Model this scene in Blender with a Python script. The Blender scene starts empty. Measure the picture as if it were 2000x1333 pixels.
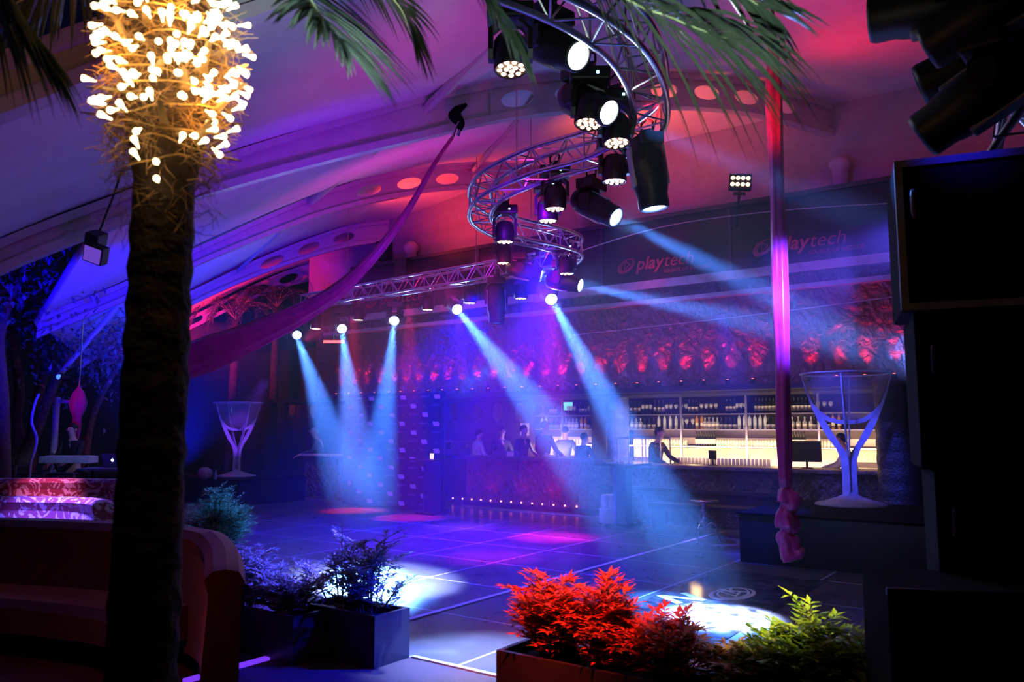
import bpy, bmesh, math, random
from mathutils import Vector, Matrix, Euler
R = math.radians
PI = math.pi
random.seed(7)
S = bpy.context.scene
COL = S.collection
# ------------------------------------------------------------------ camera
FOC = 28.0
FPX = 2000 * FOC / 36
CX, CY = 1000.0, 666.5
TH = math.atan((835 - CY) / FPX)
PH = R(36)
HC = 1.7
cd = bpy.data.cameras.new('camera')
cd.lens = FOC; cd.sensor_width = 36; cd.clip_start = .05; cd.clip_end = 200
cd.dof.use_dof = True; cd.dof.focus_distance = 13; cd.dof.aperture_fstop = 3.2
cam = bpy.data.objects.new('camera', cd); COL.objects.link(cam)
cam.location = (0, 0, HC); cam.rotation_euler = (R(90) + TH, 0, PH)
S.camera = cam
S.view_settings.view_transform = 'Standard'; S.view_settings.look = 'None'
S.view_settings.exposure = 0.0; S.view_settings.gamma = 1.0
S.view_settings.use_curve_mapping = False
try:
    S.cycles.max_bounces = 6; S.cycles.diffuse_bounces = 2; S.cycles.glossy_bounces = 3
    S.cycles.transmission_bounces = 6; S.cycles.volume_bounces = 0; S.cycles.transparent_max_bounces = 8
    S.cycles.sample_clamp_indirect = 4.0; S.cycles.caustics_reflective = False; S.cycles.caustics_refractive = False
except Exception:
    pass


def ray(px, py):
    a = (px - CX) / FPX; b = -(py - CY) / FPX
    f = math.cos(TH) - b * math.sin(TH); u = math.sin(TH) + b * math.cos(TH)
    c, s = math.cos(PH), math.sin(PH)
    return Vector((a * c - f * s, a * s + f * c, u))


def at_z(px, py, z):
    r = ray(px, py); return Vector((0, 0, HC)) + r * ((z - HC) / r.z)


def at_y(px, py, y):
    r = ray(px, py); return Vector((0, 0, HC)) + r * (y / r.y)


def at_x(px, py, x):
    r = ray(px, py); return Vector((0, 0, HC)) + r * (x / r.x)


def at_d(px, py, d):
    r = ray(px, py); f = -r.x * math.sin(PH) + r.y * math.cos(PH)
    return Vector((0, 0, HC)) + r * (d / f)


# ------------------------------------------------------------------ world and the unseen spots that light the room
w = bpy.data.worlds.new('night'); S.world = w; w.use_nodes = True
w.node_tree.nodes['Background'].inputs[0].default_value = (.004, .004, .02, 1)
w.node_tree.nodes['Background'].inputs[1].default_value = .35


def aim(o, target):
    o.rotation_euler = (Vector(target) - o.location).to_track_quat('-Z', 'Y').to_euler()


def spot(loc, tgt, power, col, size=40, blend=.5, rad=.08):
    d = bpy.data.lights.new('spot', 'SPOT'); d.energy = power; d.color = col
    d.spot_size = R(size); d.spot_blend = blend; d.shadow_soft_size = rad
    o = bpy.data.objects.new('spot', d); COL.objects.link(o); o.location = loc; aim(o, tgt); return o


def point(loc, power, col, rad=.05):
    d = bpy.data.lights.new('point', 'POINT'); d.energy = power; d.color = col; d.shadow_soft_size = rad
    o = bpy.data.objects.new('point', d); COL.objects.link(o); o.location = loc; return o


def area(loc, tgt, power, col, sx, sy):
    d = bpy.data.lights.new('area', 'AREA'); d.energy = power; d.color = col; d.shape = 'RECTANGLE'; d.size = sx; d.size_y = sy
    o = bpy.data.objects.new('area', d); COL.objects.link(o); o.location = loc; aim(o, tgt); return o


BLUE = (.02, .03, 1); VIOLET = (.28, .03, 1); MAG = (1, .02, .45); RED = (1, .01, .03); ORANGE = (1, .2, .02); BEAM = (.07, .25, 1); WARM = (1, .62, .24)
# colour washes on the tent (unseen spots without fixtures)
spot((-9.5, 3.2, 1.0), (-13.2, 6.4, 3.9), 3600, (.006, .001, 1), 62, 1)
spot((-11.5, 7.0, 1.0), (-16.5, 10.2, 4.4), 2600, (.003, .014, 1), 55, 1)
spot((-5.5, 6.0, 3.0), (-9.6, 7.2, 5.4), 260, (.14, .002, 1), 95, 1)
spot((-2.5, 2.5, 1.2), (-6.6, 4.4, 4.8), 120, (.34, .008, .8), 85, 1)
spot((-4.0, 6.0, 2.5), (-5.6, 6.6, 5.8), 150, (.85, .02, .42), 100, 1)
spot((-8.0, 9.5, 3.6), (-11.0, 11.0, 6.6), 330, (.85, .006, .4), 110, 1)
spot((-3.2, 12.6, 6.0), (-1.7, 12.0, 7.4), 90, RED, 140, 1)
spot((-1.6, 9.5, 5.0), (-2.0, 10.5, 7.2), 130, (.9, .01, .14), 130, 1)
spot((-6.5, 12.6, 5.2), (-6.3, 13.0, 7.2), 300, (1, .12, .02), 110, .9)
spot((-12.5, 12.6, 5.6), (-12.0, 13.6, 7.0), 320, (1, .05, .03), 120, .9)
spot((-17.6, 10.6, 3.4), (-20.5, 14.6, 5.8), 1600, (1, .015, .03), 95, 1)
spot((-7.5, 9.0, 4.0), (-6.0, 15, 6.6), 420, (1, .008, .17), 62, 1)
spot((-11.0, 9.0, 3.2), (-12.5, 15, 6.6), 480, (1, .008, .2), 56, 1)
# violet wash on the relief wall, blue and violet wash of the dance floor
spot((-5.2, 6.5, 4.2), (-5.6, 14, 3.6), 1000, (.24, .003, 1), 66, 1)
spot((-9.5, 8.0, 4.2), (-10.5, 14, 3.4), 450, (.3, .005, .85), 66, 1)
spot((-7.0, 10.5, 4.1), (-7.4, 9.8, 0), 5600, (.16, .003, 1), 66, 1)
spot((-8.5, 10.8, 4.1), (-9.4, 9.4, 0), 7500, (.005, .004, 1), 80, 1)
spot((-5.6, 8.5, 4.1), (-6.2, 7.8, 0), 4500, (.02, .004, 1), 80, 1)
for (px, py), p, c in [((690, 998), 4500, (1, .015, .05)), ((800, 1012), 4500, (1, .015, .2)), ((1080, 1050), 8500, (1, .01, .55)), ((960, 1090), 2400, (.8, .01, .7)), ((900, 1030), 2600, (.4, .08, 1))]:
    t = at_z(px, py, 0)
    spot((t.x + .2, t.y - .3, 4.1), t, p, c, 22, 1)
# white pools on the floor edge, thrown by added spots without fixtures
t = at_z(732, 1136, 0); spot((-2.74, 4.75, 4.25), t, 62000, (.42, .52, 1), 20, .85)
t = at_z(930, 1290, 0); spot(t + Vector((.1, .4, 2.8)), t, 5500, (.26, .42, 1), 36, 1)
# planting lights
spot((-1.9, 3.2, 2.6), at_z(1130, 1240, .3), 1350, (1, .055, .03), 40, .9)
spot((-1.2, 2.8, 2.4), at_z(1560, 1270, .3), 900, (1, .88, .3), 26, .8)
spot((-6.0, 8.3, 2.6), at_d(440, 1010, 7.9), 4500, (.02, .3, 1), 18, .7)
spot((-4.6, 6.4, 2.4), at_d(545, 1120, 6.4), 8000, (.07, .05, 1), 22, .8)
spot((-2.6, 5.4, 2.0), (-4.2, 4.33, .2), 2200, (.004, .008, 1), 28, .7)
spot((-2.2, 2.2, 2.6), (-4.6, 3.2, 0), 16, (.6, .01, .12), 60, 1)
# lounge lights
spot((-9.0, 4.2, 3.0), at_d(110, 990, 9.4), 5500, (.09, .06, 1), 34, .8)
spot((-11.5, 4.6, 3.0), at_d(90, 955, 11.8), 600, (.8, .16, .6), 26, .9)
spot((-3.6, 2.2, 2.4), at_d(150, 1200, 5.5), 45, (1, .05, .02), 60, .9)
spot((-10.5, 6.0, 3.2), at_d(150, 870, 14), 160, (.4, .5, 1), 18, .7)
# added spots, no fixtures, on the palm fronds and on the giant glasses and the hanging cloth
spot(at_d(760, 240, 1.7), at_d(650, 50, 2.3), 260, (.7, .92, 1), 40, .9, .02)
spot(at_d(1060, 150, 1.6), at_d(1140, 20, 2.5), 75, (.75, 1, .85), 55, .9, .03)
spot(at_d(1480, 190, 1.7), at_d(1400, 60, 2.4), 75, (.75, 1, .85), 55, .9, .03)
spot((-.6, -.3, 2.2), at_d(60, 80, 2.3), 10, (.6, .5, 1), 30, .8)
spot((-3.0, 9.0, 3.9), at_y(1655, 860, 11.9), 1500, (.05, .06, 1), 22, .7)
spot((-.6, 6.8, 3.4), at_d(1530, 590, 8), 9000, (.1, .07, 1), 34, 1)
spot((-3.3, 6.4, 4.6), at_d(1513, 200, 8), 600, (1, .015, .02), 40, 1)
spot((-12, 9.0, 2.6), at_d(465, 850, 19), 2000, (.2, .04, 1), 12, .7)
spot(at_d(1620, 60, 3.1), at_d(1880, 290, 3.7), 90, (.01, .01, 1), 20, 1)
spot((-5.5, 7.5, 1.2), at_d(600, 600, 10.5), 70, (.7, .02, .75), 60, .9)

# ------------------------------------------------------------------ helpers
MATS = {}


def mat(name, col, rough=.5, metal=0., emit=None, es=0., trans=0., alpha=1., bump=0., bscale=20., var=.25, vscale=6., ior=1.45, col2=None, sheen=0., transl=0.):
    if name in MATS: return MATS[name]
    m = bpy.data.materials.new(name); m.use_nodes = True
    n = m.node_tree.nodes; L = m.node_tree.links; b = n['Principled BSDF']
    tc = n.new('ShaderNodeTexCoord'); nz = n.new('ShaderNodeTexNoise'); nz.inputs['Scale'].default_value = vscale; nz.inputs['Detail'].default_value = 4
    L.new(tc.outputs['Object'], nz.inputs['Vector'])
    rp = n.new('ShaderNodeValToRGB'); L.new(nz.outputs['Fac'], rp.inputs[0])
    c2 = col2 if col2 else tuple(max(0, v * (1 - var)) for v in col)
    rp.color_ramp.elements[0].position = .35; rp.color_ramp.elements[1].position = .65
    rp.color_ramp.elements[0].color = (*c2, 1); rp.color_ramp.elements[1].color = (*col, 1)
    L.new(rp.outputs[0], b.inputs['Base Color'])
    b.inputs['Roughness'].default_value = rough; b.inputs['Metallic'].default_value = metal
    b.inputs['IOR'].default_value = ior; b.inputs['Transmission Weight'].default_value = trans; b.inputs['Alpha'].default_value = alpha
    if sheen: b.inputs['Sheen Weight'].default_value = sheen
    if emit:
        b.inputs['Emission Color'].default_value = (*emit, 1); b.inputs['Emission Strength'].default_value = es
    if bump:
        nb = n.new('ShaderNodeTexNoise'); nb.inputs['Scale'].default_value = bscale; nb.inputs['Detail'].default_value = 5
        L.new(tc.outputs['Object'], nb.inputs['Vector'])
        bp = n.new('ShaderNodeBump'); bp.inputs['Strength'].default_value = bump; bp.inputs['Distance'].default_value = .05
        L.new(nb.outputs['Fac'], bp.inputs['Height']); L.new(bp.outputs[0], b.inputs['Normal'])
    if transl:
        t = n.new('ShaderNodeBsdfTranslucent'); L.new(rp.outputs[0], t.inputs[0])
        mx = n.new('ShaderNodeMixShader'); mx.inputs[0].default_value = transl
        L.new(b.outputs[0], mx.inputs[1]); L.new(t.outputs[0], mx.inputs[2]); L.new(mx.outputs[0], n['Material Output'].inputs[0])
    MATS[name] = m; return m


class MB:
    def __init__(s): s.v = []; s.f = []

    def add(s, vs, fs, M=None):
        o = len(s.v)
        s.v += [tuple(M @ Vector(v)) if M else tuple(v) for v in vs]
        s.f += [tuple(i + o for i in f) for f in fs]; return s

    def box(s, a, b, M=None):
        (x0, y0, z0), (x1, y1, z1) = a, b
        return s.add([(x0, y0, z0), (x1, y0, z0), (x1, y1, z0), (x0, y1, z0), (x0, y0, z1), (x1, y0, z1), (x1, y1, z1), (x0, y1, z1)],
                     [(0, 3, 2, 1), (4, 5, 6, 7), (0, 1, 5, 4), (1, 2, 6, 5), (2, 3, 7, 6), (3, 0, 4, 7)], M)

    def cbox(s, c, d, M=None):
        return s.box([c[i] - d[i] / 2 for i in range(3)], [c[i] + d[i] / 2 for i in range(3)], M)

    def bbox(s, a, b, r=.02, M=None):
        """a box with rounded vertical and horizontal edges"""
        bm = bmesh.new(); bmesh.ops.create_cube(bm, size=1)
        for v in bm.verts:
            v.co = Vector([(a[i] + b[i]) / 2 + v.co[i] * (b[i] - a[i]) for i in range(3)])
        bmesh.ops.bevel(bm, geom=bm.edges[:], offset=r, segments=2, affect='EDGES', profile=.6)
        bm.verts.index_update()
        s.add([v.co[:] for v in bm.verts], [[v.index for v in f.verts] for f in bm.faces], M); bm.free(); return s

    def lathe(s, prof, n=16, M=None, caps=True):
        vs = []; fs = []
        for r, z in prof:
            for k in range(n):
                a = 2 * PI * k / n; vs.append((r * math.cos(a), r * math.sin(a), z))
        for i in range(len(prof) - 1):
            for k in range(n):
                k2 = (k + 1) % n; fs.append((i * n + k, i * n + k2, (i + 1) * n + k2, (i + 1) * n + k))
        if caps:
            if prof[0][0] > 1e-5: fs.append(tuple(range(n))[::-1])
            if prof[-1][0] > 1e-5: fs.append(tuple(range((len(prof) - 1) * n, len(prof) * n)))
        return s.add(vs, fs, M)

    def tube(s, pts, r, n=8, M=None, caps=True):
        pts = [Vector(p) for p in pts]; rr = r if isinstance(r, (list, tuple)) else [r] * len(pts)
        vs = []; fs = []; up = None
        for i, p in enumerate(pts):
            t = (pts[min(i + 1, len(pts) - 1)] - pts[max(i - 1, 0)]).normalized()
            if up is None: up = t.orthogonal().normalized()
            up = (up - t * up.dot(t))
            up = up.normalized() if up.length > 1e-6 else t.orthogonal().normalized()
            bi = t.cross(up)
            for k in range(n):
                a = 2 * PI * k / n; vs.append(p + (up * math.cos(a) + bi * math.sin(a)) * rr[i])
        for i in range(len(pts) - 1):
            for k in range(n):
                k2 = (k + 1) % n; fs.append((i * n + k, i * n + k2, (i + 1) * n + k2, (i + 1) * n + k))
        if caps: fs += [tuple(range(n))[::-1], tuple(range((len(pts) - 1) * n, len(pts) * n))]
        return s.add(vs, fs, M)

    def grid(s, f, nu, nv, M=None, closeu=False):
        vs = [f(i / nu, j / nv) for j in range(nv + 1) for i in range(nu + 1)]
        fs = [(j * (nu + 1) + i, j * (nu + 1) + i + 1, (j + 1) * (nu + 1) + i + 1, (j + 1) * (nu + 1) + i) for j in range(nv) for i in range(nu)]
        return s.add(vs, fs, M)

    def prism(s, poly, z0, z1, M=None):
        n = len(poly)
        return s.add([(x, y, z0) for x, y in poly] + [(x, y, z1) for x, y in poly],
                     [tuple(range(n))[::-1], tuple(range(n, 2 * n))] + [(i, (i + 1) % n, n + (i + 1) % n, n + i) for i in range(n)], M)

    def sphere(s, c, r, n=12, M=None):
        r = r if isinstance(r, (tuple, list)) else (r, r, r)
        T = Matrix.Translation(c) @ Matrix.Diagonal((*r, 1))
        if M: T = M @ T
        return s.lathe([(math.sin(PI * k / (n // 2 + 1)) if 0 < k < n // 2 + 1 else 1e-4, -math.cos(PI * k / (n // 2 + 1))) for k in range(n // 2 + 2)], n, T, False)

    def build(s, name, m, parent=None, loc=None, smooth=False, kind=None):
        me = bpy.data.meshes.new(name); me.from_pydata([tuple(v) for v in s.v], [], s.f); me.update()
        if smooth:
            for p in me.polygons: p.use_smooth = True
        if m: me.materials.append(m)
        o = bpy.data.objects.new(name, me); COL.objects.link(o)
        if parent: o.parent = parent
        if loc is not None: o.location = loc
        if kind: o['kind'] = kind
        return o


def tag(o, label=None, cat=None, group=None, kind=None):
    if label: o['label'] = label
    if cat: o['category'] = cat
    if group: o['group'] = group
    if kind: o['kind'] = kind
    return o


def thing(name, label, cat, loc=(0, 0, 0), rz=0, group=None):
    o = bpy.data.objects.new(name, None); COL.objects.link(o); o.empty_display_size = .1
    o.location = loc; o.rotation_euler = (0, 0, rz); return tag(o, label, cat, group)


def copy_tree(o, parent=None, label=None, loc=None, rz=None):
    c = o.copy(); COL.objects.link(c)
    if parent: c.parent = parent
    for ch in list(o.children): copy_tree(ch, c)
    if label: c['label'] = label
    if loc is not None: c.location = loc
    if rz is not None: c.rotation_euler = (0, 0, rz)
    return c


def struct(name, mb, m, smooth=False):
    return mb.build(name, m, kind='structure', smooth=smooth)


def frame_to(a, b):
    """matrix that puts local z along a->b with its origin in a"""
    a = Vector(a); d = (Vector(b) - a)
    return Matrix.Translation(a) @ d.to_track_quat('Z', 'Y').to_matrix().to_4x4()


ORD = ['first', 'second', 'third', 'fourth', 'fifth', 'sixth', 'seventh', 'eighth', 'ninth', 'tenth', 'eleventh', 'twelfth', 'thirteenth', 'fourteenth', 'fifteenth', 'sixteenth', 'seventeenth', 'eighteenth', 'nineteenth', 'twentieth']
for i in range(1, 10): ORD.append('twenty-' + ORD[i - 1])
ORD.append('thirtieth')
for i in range(1, 10): ORD.append('thirty-' + ORD[i - 1])
ORD.append('fortieth')
for i in range(1, 10): ORD.append('forty-' + ORD[i - 1])
ORD.append('fiftieth')
for i in range(1, 10): ORD.append('fifty-' + ORD[i - 1])


def lerp_prof(pts, y):
    """smooth (Catmull-Rom) value of a profile of (y, z) points"""
    n = len(pts)
    if y <= pts[0][0]: i = 0
    elif y >= pts[-1][0]: i = n - 2
    else: i = max(k for k in range(n - 1) if pts[k][0] <= y)
    (y0, z0), (y1, z1) = pts[i], pts[i + 1]
    m0 = (z1 - pts[i - 1][1]) / (y1 - pts[i - 1][0]) if i > 0 else (z1 - z0) / (y1 - y0)
    m1 = (pts[i + 2][1] - z0) / (pts[i + 2][0] - y0) if i + 2 < n else (z1 - z0) / (y1 - y0)
    t = (y - y0) / (y1 - y0); h = y1 - y0
    if t < 0: return z0 + m0 * (y - y0)
    if t > 1: return z1 + m1 * (y - y1)
    return (2 * t**3 - 3 * t**2 + 1) * z0 + (t**3 - 2 * t**2 + t) * h * m0 + (-2 * t**3 + 3 * t**2) * z1 + (t**3 - t**2) * h * m1


def smooth_path(pts, n=8):
    pts = [Vector(p) for p in pts]; out = []
    for i in range(len(pts) - 1):
        p0 = pts[max(i - 1, 0)]; p1 = pts[i]; p2 = pts[i + 1]; p3 = pts[min(i + 2, len(pts) - 1)]
        for k in range(n):
            t = k / n
            out.append(.5 * ((2 * p1) + (-p0 + p2) * t + (2 * p0 - 5 * p1 + 4 * p2 - p3) * t * t + (-p0 + 3 * p1 - 3 * p2 + p3) * t**3))
    out.append(pts[-1]); return out


def text_mesh(txt, size, shear=0., bold=0.):
    c = bpy.data.curves.new('t', 'FONT'); c.body = txt; c.size = size; c.shear = shear; c.offset = bold; c.extrude = .004; c.resolution_u = 3
    o = bpy.data.objects.new('t', c); COL.objects.link(o)
    me = bpy.data.meshes.new_from_object(o.evaluated_get(bpy.context.evaluated_depsgraph_get()))
    vs = [v.co.copy() for v in me.vertices]; fs = [tuple(p.vertices) for p in me.polygons]
    bpy.data.objects.remove(o); bpy.data.curves.remove(c); bpy.data.meshes.remove(me)
    return vs, fs


#@MATERIALS
M_black = mat('black_paint', (.012, .012, .014), .45)
M_blackmetal = mat('black_metal', (.02, .02, .024), .35, .3)
M_darkcloth = mat('black_cloth', (.006, .006, .008), 1.)
M_darkcloth.node_tree.nodes['Principled BSDF'].inputs['Specular IOR Level'].default_value = .1
M_alu = mat('aluminium', (.75, .74, .76), .3, 1.)
M_white = mat('white_plastic', (.75, .75, .78), .4)
M_fabric = mat('tent_fabric', (.8, .78, .8), .8, var=.08, vscale=2.)
M_rib = mat('rib_metal', (.62, .6, .62), .4, .2, var=.1)
M_chrome = mat('chrome', (.85, .85, .87), .12, 1.)
M_led = mat('warm_led', (1, .8, .6), .4, emit=(1, .55, .33), es=7)
M_lens = mat('white_lens', (.9, .95, 1), .2, emit=(.75, .88, 1), es=45)
M_blueled = mat('status_led', (.6, .8, 1), .4, emit=(.3, .7, 1), es=5)
M_wood = mat('dark_wood', (.035, .02, .016), .45)
M_bark = mat('bark', (.06, .04, .032), .9, bump=.8, bscale=14, var=.5)
M_steel = mat('steel', (.45, .45, .48), .35, 1.)
#@END


# ------------------------------------------------------------------ the setting
def floor_material():
    m = bpy.data.materials.new('dance_floor_tile'); m.use_nodes = True
    n = m.node_tree.nodes; L = m.node_tree.links; b = n['Principled BSDF']
    tc = n.new('ShaderNodeTexCoord'); mp = n.new('ShaderNodeMapping'); L.new(tc.outputs['Object'], mp.inputs[0])
    mp.inputs['Location'].default_value = (5.02, -4.53, 0)
    br = n.new('ShaderNodeTexBrick'); L.new(mp.outputs[0], br.inputs['Vector']); br.offset = 0; br.squash = 1
    br.inputs['Scale'].default_value = 1.0; br.inputs['Brick Width'].default_value = 1.22; br.inputs['Row Height'].default_value = 1.22
    br.inputs['Mortar Size'].default_value = .012; br.inputs['Mortar Smooth'].default_value = .1
    br.inputs['Color1'].default_value = (.066, .066, .074, 1); br.inputs['Color2'].default_value = (.056, .056, .064, 1); br.inputs['Mortar'].default_value = (.4, .4, .45, 1)
    nz = n.new('ShaderNodeTexNoise'); nz.inputs['Scale'].default_value = 3; nz.inputs['Detail'].default_value = 8; nz.inputs['Roughness'].default_value = .7
    L.new(tc.outputs['Object'], nz.inputs['Vector'])
    mx = n.new('ShaderNodeMixRGB'); mx.blend_type = 'ADD'; mx.inputs[0].default_value = 1
    rp = n.new('ShaderNodeValToRGB'); L.new(nz.outputs['Fac'], rp.inputs[0])
    rp.color_ramp.elements[0].position = .5; rp.color_ramp.elements[0].color = (0, 0, 0, 1); rp.color_ramp.elements[1].position = .8; rp.color_ramp.elements[1].color = (.06, .06, .065, 1)
    L.new(br.outputs[0], mx.inputs[1]); L.new(rp.outputs[0], mx.inputs[2]); L.new(mx.outputs[0], b.inputs['Base Color'])
    mr = n.new('ShaderNodeMapRange'); L.new(nz.outputs['Fac'], mr.inputs[0]); mr.inputs[3].default_value = .18; mr.inputs[4].default_value = .42
    L.new(mr.outputs[0], b.inputs['Roughness'])
    return m


def relief_material(name, col, scale=1., bump=1.):
    """beaten metal sheet with embossed drapery and figures"""
    m = bpy.data.materials.new(name); m.use_nodes = True
    n = m.node_tree.nodes; L = m.node_tree.links; b = n['Principled BSDF']
    tc = n.new('ShaderNodeTexCoord'); mp = n.new('ShaderNodeMapping'); L.new(tc.outputs['Object'], mp.inputs[0]); mp.inputs['Scale'].default_value = (scale, scale, scale * .8)
    wv = n.new('ShaderNodeTexWave'); wv.bands_direction = 'DIAGONAL'; wv.inputs['Scale'].default_value = 2.2; wv.inputs['Distortion'].default_value = 9; wv.inputs['Detail'].default_value = 3; wv.inputs['Detail Scale'].default_value = 1.3
    vo = n.new('ShaderNodeTexVoronoi'); vo.inputs['Scale'].default_value = 7; vo.feature = 'SMOOTH_F1'
    nz = n.new('ShaderNodeTexNoise'); nz.inputs['Scale'].default_value = 4.5; nz.inputs['Detail'].default_value = 6; nz.inputs['Distortion'].default_value = 2.2
    for t in (wv, vo, nz): L.new(mp.outputs[0], t.inputs['Vector'])
    a = n.new('ShaderNodeMath'); a.operation = 'MULTIPLY_ADD'; a.inputs[1].default_value = .14; L.new(wv.outputs['Fac'], a.inputs[0]); L.new(nz.outputs['Fac'], a.inputs[2])
    a2 = n.new('ShaderNodeMath'); a2.operation = 'MULTIPLY_ADD'; a2.inputs[1].default_value = .5; L.new(vo.outputs['Distance'], a2.inputs[0]); L.new(a.outputs[0], a2.inputs[2])
    bp = n.new('ShaderNodeBump'); bp.inputs['Strength'].default_value = bump; bp.inputs['Distance'].default_value = .12; L.new(a2.outputs[0], bp.inputs['Height']); L.new(bp.outputs[0], b.inputs['Normal'])
    rp = n.new('ShaderNodeValToRGB'); L.new(nz.outputs['Fac'], rp.inputs[0])
    rp.color_ramp.elements[0].color = (*[c * .45 for c in col], 1); rp.color_ramp.elements[1].color = (*col, 1)
    L.new(rp.outputs[0], b.inputs['Base Color']); b.inputs['Metallic'].default_value = .75; b.inputs['Roughness'].default_value = .36
    return m


M_floor = floor_material()
M_relief = relief_material('beaten_copper', (.2, .13, .15), 1.1, .9)
M_reliefdark = relief_material('beaten_bar_front', (.2, .12, .12), 1.6, 1.)
M_carpet = mat('lounge_carpet', (.05, .025, .03), .85, bump=.3, bscale=200)
M_wall = mat('dark_plaster', (.03, .026, .034), .8)
M_upper = mat('upper_wall_plaster', (.4, .36, .38), .8, var=.12)
M_fascia = mat('fascia_panel', (.009, .008, .014), .55)
M_trim = mat('pale_trim', (.45, .4, .42), .45)
struct('floor', MB().box((-30, 4.53, -.12), (6, 18, 0)), M_floor)
struct('floor_lounge', MB().box((-30, -3, -.12), (6, 4.53, 0)), M_carpet)
struct('trim_1', MB().box((-5.045, 4.53, 0), (-4.985, 12.4, .012)), mat('white_floor_strip', (.62, .6, .62), .5))
struct('trim_2', MB().box((-4.2, 4.51, 0), (3, 4.55, .012)), mat('floor_edge_strip', (.4, .4, .42), .35))
o = struct('trim_3', MB().box((-5.06, 3.2, 0), (-5.0, 4.13, .02)), mat('violet_led_edge', (.3, .2, .6), .4, emit=(.2, .04, 1), es=.9))
struct('trim_4', MB().box((-11, 13.3, 0), (-7.4, 13.34, .03)), M_trim)
struct('wall_upper', MB().box((-18.2, 15.0, 5.3), (4, 15.2, 8.2)), M_upper)
struct('wall_fascia', MB().box((-15.25, 14.0, 4.52), (-1.2, 14.5, 5.78)), M_fascia)
mb = MB().box((-15.3, 13.95, 5.74), (-1.2, 14.55, 5.82))
for px in (935, 1175, 1425, 1742): x = at_y(px, 430, 14).x; mb.box((x - .03, 13.975, 4.5), (x + .03, 14.0, 5.75))
struct('trim_5', mb, mat('fascia_frame', (.04, .03, .04), .5))
struct('trim_6', MB().box((-15.6, 13.82, 4.36), (-1.2, 14.2, 4.52)), M_trim)
struct('trim_7', MB().box((-16.2, 13.86, 4.08), (-1.2, 14.2, 4.16)), M_trim)
struct('wall_relief', MB().box((-16.6, 14.0, 2.45), (-1.2, 14.3, 4.36)), M_relief)
struct('trim_8', MB().box((-16.6, 13.72, 2.36), (-1.2, 14.1, 2.46)), mat('soffit_edge', (.02, .016, .022), .5))
struct('ceiling_bar', MB().box((-19, 14.0, 2.36), (-1.2, 17, 2.44)), M_wall)
struct('wall_bar', MB().box((-26, 16.9, 0), (-1.2, 17.1, 2.5)), M_wall)
struct('wall_left', MB().box((-30, 17.2, 0), (-16.6, 17.4, 4.3)), M_wall)
struct('wall_right', MB().box((-1.6, 13.2, 0), (-1.2, 17, 4.4)), M_wall)

# ---- the tent: arched ribs with pierced webs, purlins and fabric bays
ARCH = {
    '0': (5.5, [(.5, 2.6), (2.03, 3.76), (3, 4.5), (5, 5.6), (8, 6.7), (12, 7.35), (15, 7.45)]),
    'A': (10.6, [(2.0, 2.3), (3.4, 3.42), (4.15, 3.92), (5.35, 4.66), (6.8, 5.42), (8.5, 6.22), (9.6, 6.62), (11, 7.0), (12.2, 7.25), (13.4, 7.38), (15, 7.36)]),
    'B': (17.5, [(6.1, 3.34), (7.45, 4.17), (8.5, 4.92), (10.26, 6.05), (11, 6.45), (11.9, 6.84), (13.4, 7.28), (15, 7.5)]),
    'C': (22.0, [(8.52, 3.1), (9.45, 3.9), (10.76, 4.84), (12.1, 5.7), (13.8, 6.58), (15, 6.95)]),
    'D': (27.0, [(10.2, 3.0), (13, 4.7), (15, 6.0), (17, 6.9)]),
}


def arch_pt(a, y, dz=0.):
    K, pr = ARCH[a]; return Vector((-K + .466 * y, y, lerp_prof(pr, y) + dz))


def rib(a, y0, y1, pierced_from, label_n):
    K, pr = ARCH[a]; n = 40
    ys = [y0 + (y1 - y0) * i / n for i in range(n + 1)]
    side = Vector((1, -.466, 0)).normalized()
    mb = MB()
    def q_(y): return .55 + .45 * max(0, min(1, (y - y0 - 2.5) / 3.))
    for dz, hw, hh in ((.24, .09, .05), (-.24, .09, .05)):       # two chords
        vs = []
        for y in ys:
            p = arch_pt(a, y, dz * q_(y))
            for sx, sz in ((-1, -1), (1, -1), (1, 1), (-1, 1)): vs.append(p + side * (sx * hw) + Vector((0, 0, sz * hh)))
        fs = [(i * 4 + k, i * 4 + (k + 1) % 4, i * 4 + 4 + (k + 1) % 4, i * 4 + 4 + k) for i in range(n) for k in range(4)]
        mb.add(vs, fs)
    r = struct('trim_%d' % label_n, mb, M_rib)
    # web: solid at the foot, then cells with an oval hole each
    wb = MB(); step = .82
    y = y0
    while y < y1 - .01:
        ye = min(y + step, y1)
        if y < pierced_from or ye - y < step * .9:
            wb.add([arch_pt(a, y, -.2 * q_(y)), arch_pt(a, ye, -.2 * q_(ye)), arch_pt(a, ye, .2 * q_(ye)), arch_pt(a, y, .2 * q_(y))], [(0, 1, 2, 3)])
        else:
            N = 28; out = []; inn = []
            for k in range(N):
                t = 2 * PI * k / N; c, s_ = math.cos(t), math.sin(t); q = max(abs(c), abs(s_))
                out.append(arch_pt(a, y + (ye - y) * (.5 + .5 * c / q), .2 * s_ / q))
                inn.append(arch_pt(a, y + (ye - y) * (.5 + .31 * c), .125 * s_))
            th = side * .02
            for off in (-th, th):
                wb.add([p + off for p in out] + [p + off for p in inn], [(k, (k + 1) % N, N + (k + 1) % N, N + k) for k in range(N)])
            wb.add([p - th for p in inn] + [p + th for p in inn], [(k, (k + 1) % N, N + (k + 1) % N, N + k) for k in range(N)])
        y = ye
    struct('trim_%d' % (label_n + 1), wb, M_rib)


rib('0', .5, 15, 6, 10); rib('A', 2.0, 15, 8.1, 12); rib('B', 6.2, 15, 10.4, 14); rib('C', 8.57, 15.0, 11.8, 16); rib('D', 11.0, 17.0, 12.2, 19)


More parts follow.
